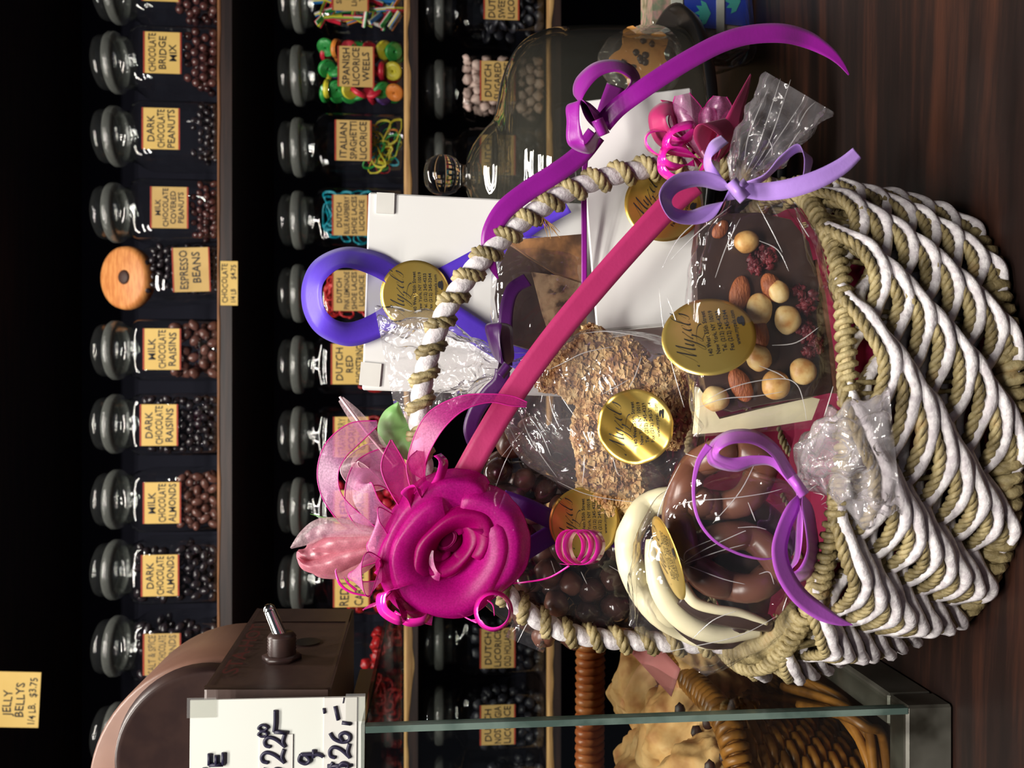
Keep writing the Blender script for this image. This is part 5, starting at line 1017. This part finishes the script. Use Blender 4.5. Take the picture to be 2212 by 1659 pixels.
# ---------------------------------------------------------------- raspberry satin band, bow at the right foot of the handle
t = thing('handle_bow', P(1500, 330, .545), 'pink loop bow with a long raspberry satin band on the basket handle', 'bow')
rb = MB()
ribbon(rb, [(1500, 396, .532), (1460, 430, .530), (1400, 492, .527), (1300, 604, .523), (1200, 724, .519), (1110, 848, .516), (1050, 945, .514), (1000, 1035, .516)], 27, n=10)
rb.build('satin_band', M_rosy, t, solid=.00025); rb = MB(); D = .528
ribbon(rb, [(1545, 335, D), (1575, 290, D - .01, 22, 6, .004), (1592, 240, D - .012, 13, 6, .004), (1608, 200, D - .008, 8, 4, .003), (1622, 160, D - .004, 1, 1, 0)], 16, n=8)
ribbon(rb, [(1530, 350, D - .008, 6, 6, .002), (1520, 300, D - .02, 22, 4, .006), (1540, 262, D - .026, 26, -6, .01), (1580, 290, D - .012, 22, -10, .012), (1556, 340, D - .002, 8, -4, .004)], 16, n=8)
ribbon(rb, [(1515, 352, D), (1470, 320, D - .006, -6, 16, .006), (1430, 290, D - .012, -16, 14, .006), (1420, 250, D - .014, -18, -4, .006), (1446, 235, D - .012, -4, -16, .004), (1470, 270, D - .006, 8, -14, .006), (1505, 330, D)], 12, n=9)
ribbon(rb, [(1478, 250, D), (1450, 228, D - .004, .7), (1427, 216, D - .006, .06)], 12, n=6)
rb.build('satin_loops', M_rosy, t, solid=.00025)
petal([(1532, 352), (1505, 296), (1484, 245), (1474, 204)], [5, 24, 34, 16], .512, M_orgp, 'organza_loop', .010, M_orge)
petal([(1538, 345), (1500, 300), (1468, 262), (1462, 236)], [5, 20, 24, 10], .518, M_orgh, 'organza_loop', .008, M_orge)
petal([(1542, 345), (1546, 284), (1553, 236), (1556, 208)], [4, 20, 30, 14], .520, M_orgp, 'organza_loop', .010, M_orge)
petal([(1530, 345), (1528, 290), (1530, 252), (1532, 232)], [4, 14, 20, 10], .514, M_orgp, 'organza_loop', .008, M_orge)
petal([(1548, 348), (1566, 300), (1578, 262), (1582, 240)], [4, 15, 20, 9], .522, M_orgp, 'organza_loop', .008, M_orge)
rb = MB()
def curl(pts, hw, n=8): ribbon(MBS.append(MB()) or MBS[-1], pts, hw, n=n, across=2)
MBS = []
curl([(1525, 350, D - .01), (1480, 330, D - .018, -3, 9, .003), (1445, 322, D - .022, -6, 8, .003), (1440, 300, D - .024, -9, 2, .003), (1460, 278, D - .024, -2, -8, .003), (1495, 270, D - .022, 2, -8, .003), (1498, 285, D - .018, 6, 6, .003), (1470, 305, D - .014, 3, 8, .003), (1440, 295, D - .010, -5, 8, .003)], 8)
curl([(1500, 352, D - .014), (1455, 360, D - .022, 0, 9, .003), (1430, 345, D - .024, -8, 5, .003), (1440, 318, D - .022, -6, -6, .003), (1476, 312, D - .018, 4, -7, .003)], 8)
curl([(1470, 330, D - .01), (1430, 338, D - .016, 1, 3, .004), (1402, 322, D - .018, -3, 3, .004), (1394, 300, D - .018, -3, 0, .004), (1406, 284, D - .016, -2, -3, .004), (1435, 282, D - .012, 0, -3, .004), (1450, 296, D - .010, 2, -2, .003)], 3)
curl([(1525, 358, D - .012), (1490, 384, D - .018, 2, 9, .003), (1455, 385, D - .02, -1, 9, .003), (1430, 366, D - .02, -7, 7, .003), (1428, 342, D - .018, -8, -1, .003)], 9)
for q in MBS: q.build('curling_ribbon', M_curl, t, solid=.00015)
# ---------------------------------------------------------------- flower corsage on top of the handle
t = thing('silk_flower_corsage', P(930, 1130, .530), 'large magenta organza rose corsage with pale pink loops tied on top of the basket handle', 'flower')
M = frame(976, 1192, .498, 0, -6, -6)
ro = thing('x', P(985, 1178, .498), 'x', 'x'); bpy.data.objects.remove(ro)
def rose_pt(rl, a, s, zl, curlout, seed):
    """a petal sheet rises from the heart, opens and rolls outward at its lip"""
    w = 1 + .10 * noise.noise(Vector((math.cos(a) * 1.3 + seed, math.sin(a) * 1.3, s))) + .018 * s * math.sin(a * 23 + seed * 3) * noise.noise(Vector((a * 2, seed, 0)))
    if s < .62: f = s / .62; r = rl * (.30 + .52 * f ** 1.5) * w; z = -0.020 + (zl + 0.020) * math.sin(f * math.pi / 2)
    else: f = (s - .62) / .38; r = rl * (.82 + .18 * f) * w; z = zl - curlout * f * f * (1.2 + .6 * noise.noise(Vector((math.cos(a) * 2, math.sin(a) * 2, seed))))
    x, y = r * math.cos(a), r * math.sin(a); x, y = x * 1.03, y * .93
    rt = math.radians(-48); y *= .72 if rl < .035 else 1; return Vector((x * math.cos(rt) - y * math.sin(rt), x * math.sin(rt) + y * math.cos(rt), z))
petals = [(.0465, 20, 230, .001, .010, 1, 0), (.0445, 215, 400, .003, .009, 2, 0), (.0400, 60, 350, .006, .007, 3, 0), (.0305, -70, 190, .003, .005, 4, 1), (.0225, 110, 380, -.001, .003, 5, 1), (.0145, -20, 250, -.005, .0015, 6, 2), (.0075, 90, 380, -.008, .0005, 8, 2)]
for k, (rl, a0, a1, zl, co, sd, mm) in enumerate(petals):
    G = []; nn = 44
    for j in range(nn + 1):
        f = j / nn; a = math.radians(a0 + (a1 - a0) * f); edge = math.sin(math.pi * min(1, max(0, f))) ** .35; r_ = rl * (.90 + .10 * edge) * (1 + .05 * math.sin(3 * f * math.pi + sd))
        G.append([M @ (rose_pt(r_, a, s_ / 16, zl * edge + (1 - edge) * (zl - .004), co, sd) * 1.0 + Vector((0.0065 * max(0, (.03 - rl) / .03), 0.0060 * max(0, (.03 - rl) / .03), 0))) for s_ in range(17)])
    mb = MB().grid(G, mi=0); mb.tube([r[-1] for r in G], .00028, 5, mi=1)
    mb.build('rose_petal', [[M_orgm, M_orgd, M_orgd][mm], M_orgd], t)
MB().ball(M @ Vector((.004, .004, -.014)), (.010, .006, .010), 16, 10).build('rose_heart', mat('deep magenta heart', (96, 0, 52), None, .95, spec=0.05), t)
# folded outer petal corner (lower side of the picture right)
mb = MB(); G = []
for i in range(9):
    f = i / 8; a = (1010 + 40 * f, 1140 + 20 * f); b = (1128, 1150 + 92 * f - 30 * f * f)
    G.append([P(a[0] + (b[0] - a[0]) * g, a[1] + (b[1] - a[1]) * g, .492 + .006 * math.sin(g * 3) - .003 * math.cos(4 * f) + .010 * g * g) for g in [j / 8 for j in range(9)]])
mb.grid(G).build('rose_petal', M_orgm, t)
mb = MB(); G = []
for i in range(17):
    f = i / 16; ang = math.radians(100 + 95 * f); G.append([P(955 + (20 + 118 * g) * math.cos(ang) * 0.95, 1200 + (40 + 112 * g) * math.sin(ang) * (1 if math.sin(ang) > 0 else 1), .500 + .012 * g - .004 * math.sin(9 * f) * g) for g in [j / 8 for j in range(9)]])
mb.grid(G); mb.tube([r[-1] for r in G], .0005, 5); mb.build('rose_petal', M_orgh, t)
# silk rosebud pointing up
petal([(812, 1172), (760, 1180), (700, 1196), (660, 1200), (643, 1190)], [16, 32, 36, 24, 4], .520, M_orgs, 'rosebud_petal', .012)
petal([(810, 1185), (760, 1198), (710, 1218), (662, 1222), (642, 1205)], [12, 24, 24, 12, 1], .515, M_orgs, 'rosebud_petal', .008)
petal([(812, 1160), (760, 1168), (715, 1176), (675, 1186)], [14, 26, 20, 6], .512, M_orgs, 'rosebud_petal', .006)
petal([(812, 1200), (765, 1222), (700, 1236), (668, 1230)], [14, 24, 14, 2], .524, M_orgs, 'rosebud_petal', .006)
petal([(812, 1150), (760, 1142), (700, 1140), (662, 1160), (628, 1184)], [8, 18, 22, 18, 2], .510, M_orgw, 'ribbon_tail', .002)
petal([(812, 1150), (760, 1146), (700, 1146), (662, 1164)], [6, 12, 14, 8], .513, M_orgp, 'ribbon_tail', .002)
petal([(905, 990), (880, 960), (852, 935), (850, 900), (860, 868)], [16, 34, 36, 26, 1], .530, M_leaf, 'leaf', .004)
petal([(776, 1131), (730, 1124), (700, 1118), (670, 1110)], [5, 4, 2, .6], .530, M_leaf, 'leaf', .001)
petal([(835, 1030), (800, 1020), (780, 1000), (800, 985)], [14, 26, 22, 8], .536, M_orgw, 'blossom_petal', .01)
petal([(862, 1000), (835, 985), (810, 990)], [8, 14, 5], .533, M_leaf, 'leaf', .002)
def loop(pts, hw, m_=(M_orgp, M_orge), n=10, edge=.0004, k=1.0, name='organza_loop'):
    q = [p if len(p) < 6 else (p[0], p[1], p[2], p[3] * k, p[4] * k, p[5]) for p in pts]; return ribbon(MB(), q, hw, n=n, edge=edge).build(name, list(m_), t)
loop([(880, 1095, .525), (830, 1140, .520, -6, -8, .004), (770, 1128, .514, -10, 12, .004), (722, 1080, .510, -14, 8, .004), (708, 1025, .508, -18, 0, .004), (724, 975, .510, -17, -12, .004), (764, 938, .514, -8, -18, .003), (815, 915, .518, 0, -5, .002)], 12, k=1.25)
loop([(870, 1100, .518), (810, 1118, .510, -12, 26, .004), (775, 1068, .506, -24, 20, .006), (782, 1026, .510, -14, -20, .006), (835, 1010, .518, 8, -34, .004), (880, 1060, .524, 6, -20, .004)], 20, k=1.2)
loop([(870, 1190, .512), (824, 1176, .502, -8, 26, .004), (806, 1150, .498, -12, 24, .008), (826, 1122, .502, 6, 24, .010), (870, 1140, .514, 10, 20, .006)], 18, k=1.1)
loop([(850, 1215, .506), (800, 1205, .500, 2, 10, .010), (768, 1232, .496, -10, 5, .012), (776, 1268, .496, -9, -10, .012), (812, 1268, .500, 8, -12, .012), (834, 1232, .506, 12, 0, .010), (842, 1204, .512, 4, 4, .008)], 12, k=1.25)
HP = (M_orgh, M_orge)
loop([(930, 1060, .515), (902, 1010, .508, -16, 4, .004), (912, 960, .504, -22, -4, .004), (945, 905, .502, -19, -14, .004), (1000, 870, .502, -6, -14, .003), (1060, 860, .504, 1, -9, .002), (1105, 866, .506, 3, -10, .002), (1138, 874, .508, 1, -5, .001)], 18, HP)
loop([(930, 1110, .512), (880, 1080, .508, 8, -26, .004), (850, 1010, .506, 26, -6, .004), (845, 950, .508, 1, 0, 0)], 20, HP)
loop([(925, 1090, .507), (905, 1050, .502, 14, -16, .004), (900, 1000, .500, 22, -2, .004), (915, 975, .503, 14, 2, .002)], 16, HP)
loop([(900, 1300, .510), (850, 1282, .504, -14, 14, .004), (818, 1298, .502, -16, 8, .004), (796, 1314, .502, -12, 4, .002)], 18, HP)
BL = (M_orgw, M_orgwe)
loop([(850, 1010, .520), (800, 940, .522, 16, -6, 0), (765, 895, .524, 14, -6, 0), (736, 862, .526, 5, -5, 0)], 14, BL, edge=0, name='blush_loop')
loop([(860, 1060, .524), (790, 1038, .518, -8, 20, .004), (755, 1004, .516, -16, 6, .006), (790, 985, .520, 6, -22, .006), (855, 1000, .526, 6, -16, .004)], 16, BL, name='blush_loop', k=1.2)
MB().tube([P(734, 857, .522), P(790, 932, .520), P(850, 1004, .518)], .0009, 5).build('folded_edge', M_orgwe, t)
MBS = []
def band(pts, hw, n=8): ribbon(MBS.append(MB()) or MBS[-1], pts, hw, n=n, across=2)
band([(905, 1250, .500), (860, 1272, .494, -9, 4, .004), (826, 1282, .492, -11, 2, .004), (828, 1318, .492, -9, 7, .004), (862, 1340, .494, -2, 10, .004), (872, 1326, .500, 8, 4, .004), (856, 1288, .508, 6, 2, .004)], 10)
band([(850, 1325, .506), (880, 1344, .502, 0, 9, .003), (915, 1340, .502, 2, 8, .003), (932, 1320, .506, 4, 4, .003)], 8)
band([(930, 1060, .504), (950, 1030, .494, 10, 1, .003), (958, 998, .490, 10, 0, .003), (945, 982, .492, 8, -3, .003)], 9)
band([(900, 1125, .500), (890, 1085, .496, 8, 2, .004), (880, 1060, .492, 14, -4, .003), (900, 1052, .490, 8, 5, .003), (908, 1072, .492, 4, 6, .003)], 8)
band([(812, 1240, .500), (825, 1222, .498, 4, 0, .004), (822, 1208, .498, 3, -3, .004)], 5)
band([(800, 1288, .504, .2), (760, 1280, .500, .3), (735, 1262, .498, .4), (725, 1235, .498, .2), (728, 1228, .498, .05)], 8)
band([(770, 1275, .502, .4), (752, 1260, .500, .3), (742, 1246, .500, .05)], 8)
band([(980, 1318, .512, .16), (1010, 1336, .508, .16), (1030, 1345, .506, .2)], 10)
band([(1018, 1340, .506, 1, 1, .003)] + [(1066 + 38 * math.cos(a), 1320 + 40 * math.sin(a), .500 - .0012 * k, 4.6 * math.cos(a), 4.6 * math.sin(a), .0030) for k, a in enumerate([2.6 - .52 * j for j in range(19)])], 4)
band([(1046, 1292, .500, .2), (1064, 1306, .498, .16), (1068, 1330, .498, .08)], 10)
band([(1085, 1262, .515, .18), (1130, 1258, .510, .18), (1185, 1248, .506, .18), (1230, 1222, .502, .2)], 10)
band([(1228, 1222, .502, 1, 1, .002)] + [(1250 + (k - 16) * 1.3 + 32 * math.cos(a), 1182 + 38 * math.sin(a), .496 - .0009 * k, 10, 0, .0030) for k, a in enumerate([1.9 - .52 * j for j in range(33)])], 8)
band([(706, 1244, .515, .05), (700, 1242, .515, .05)], 3)
for q in MBS: q.build('curling_ribbon', M_curl, t, solid=.00015)
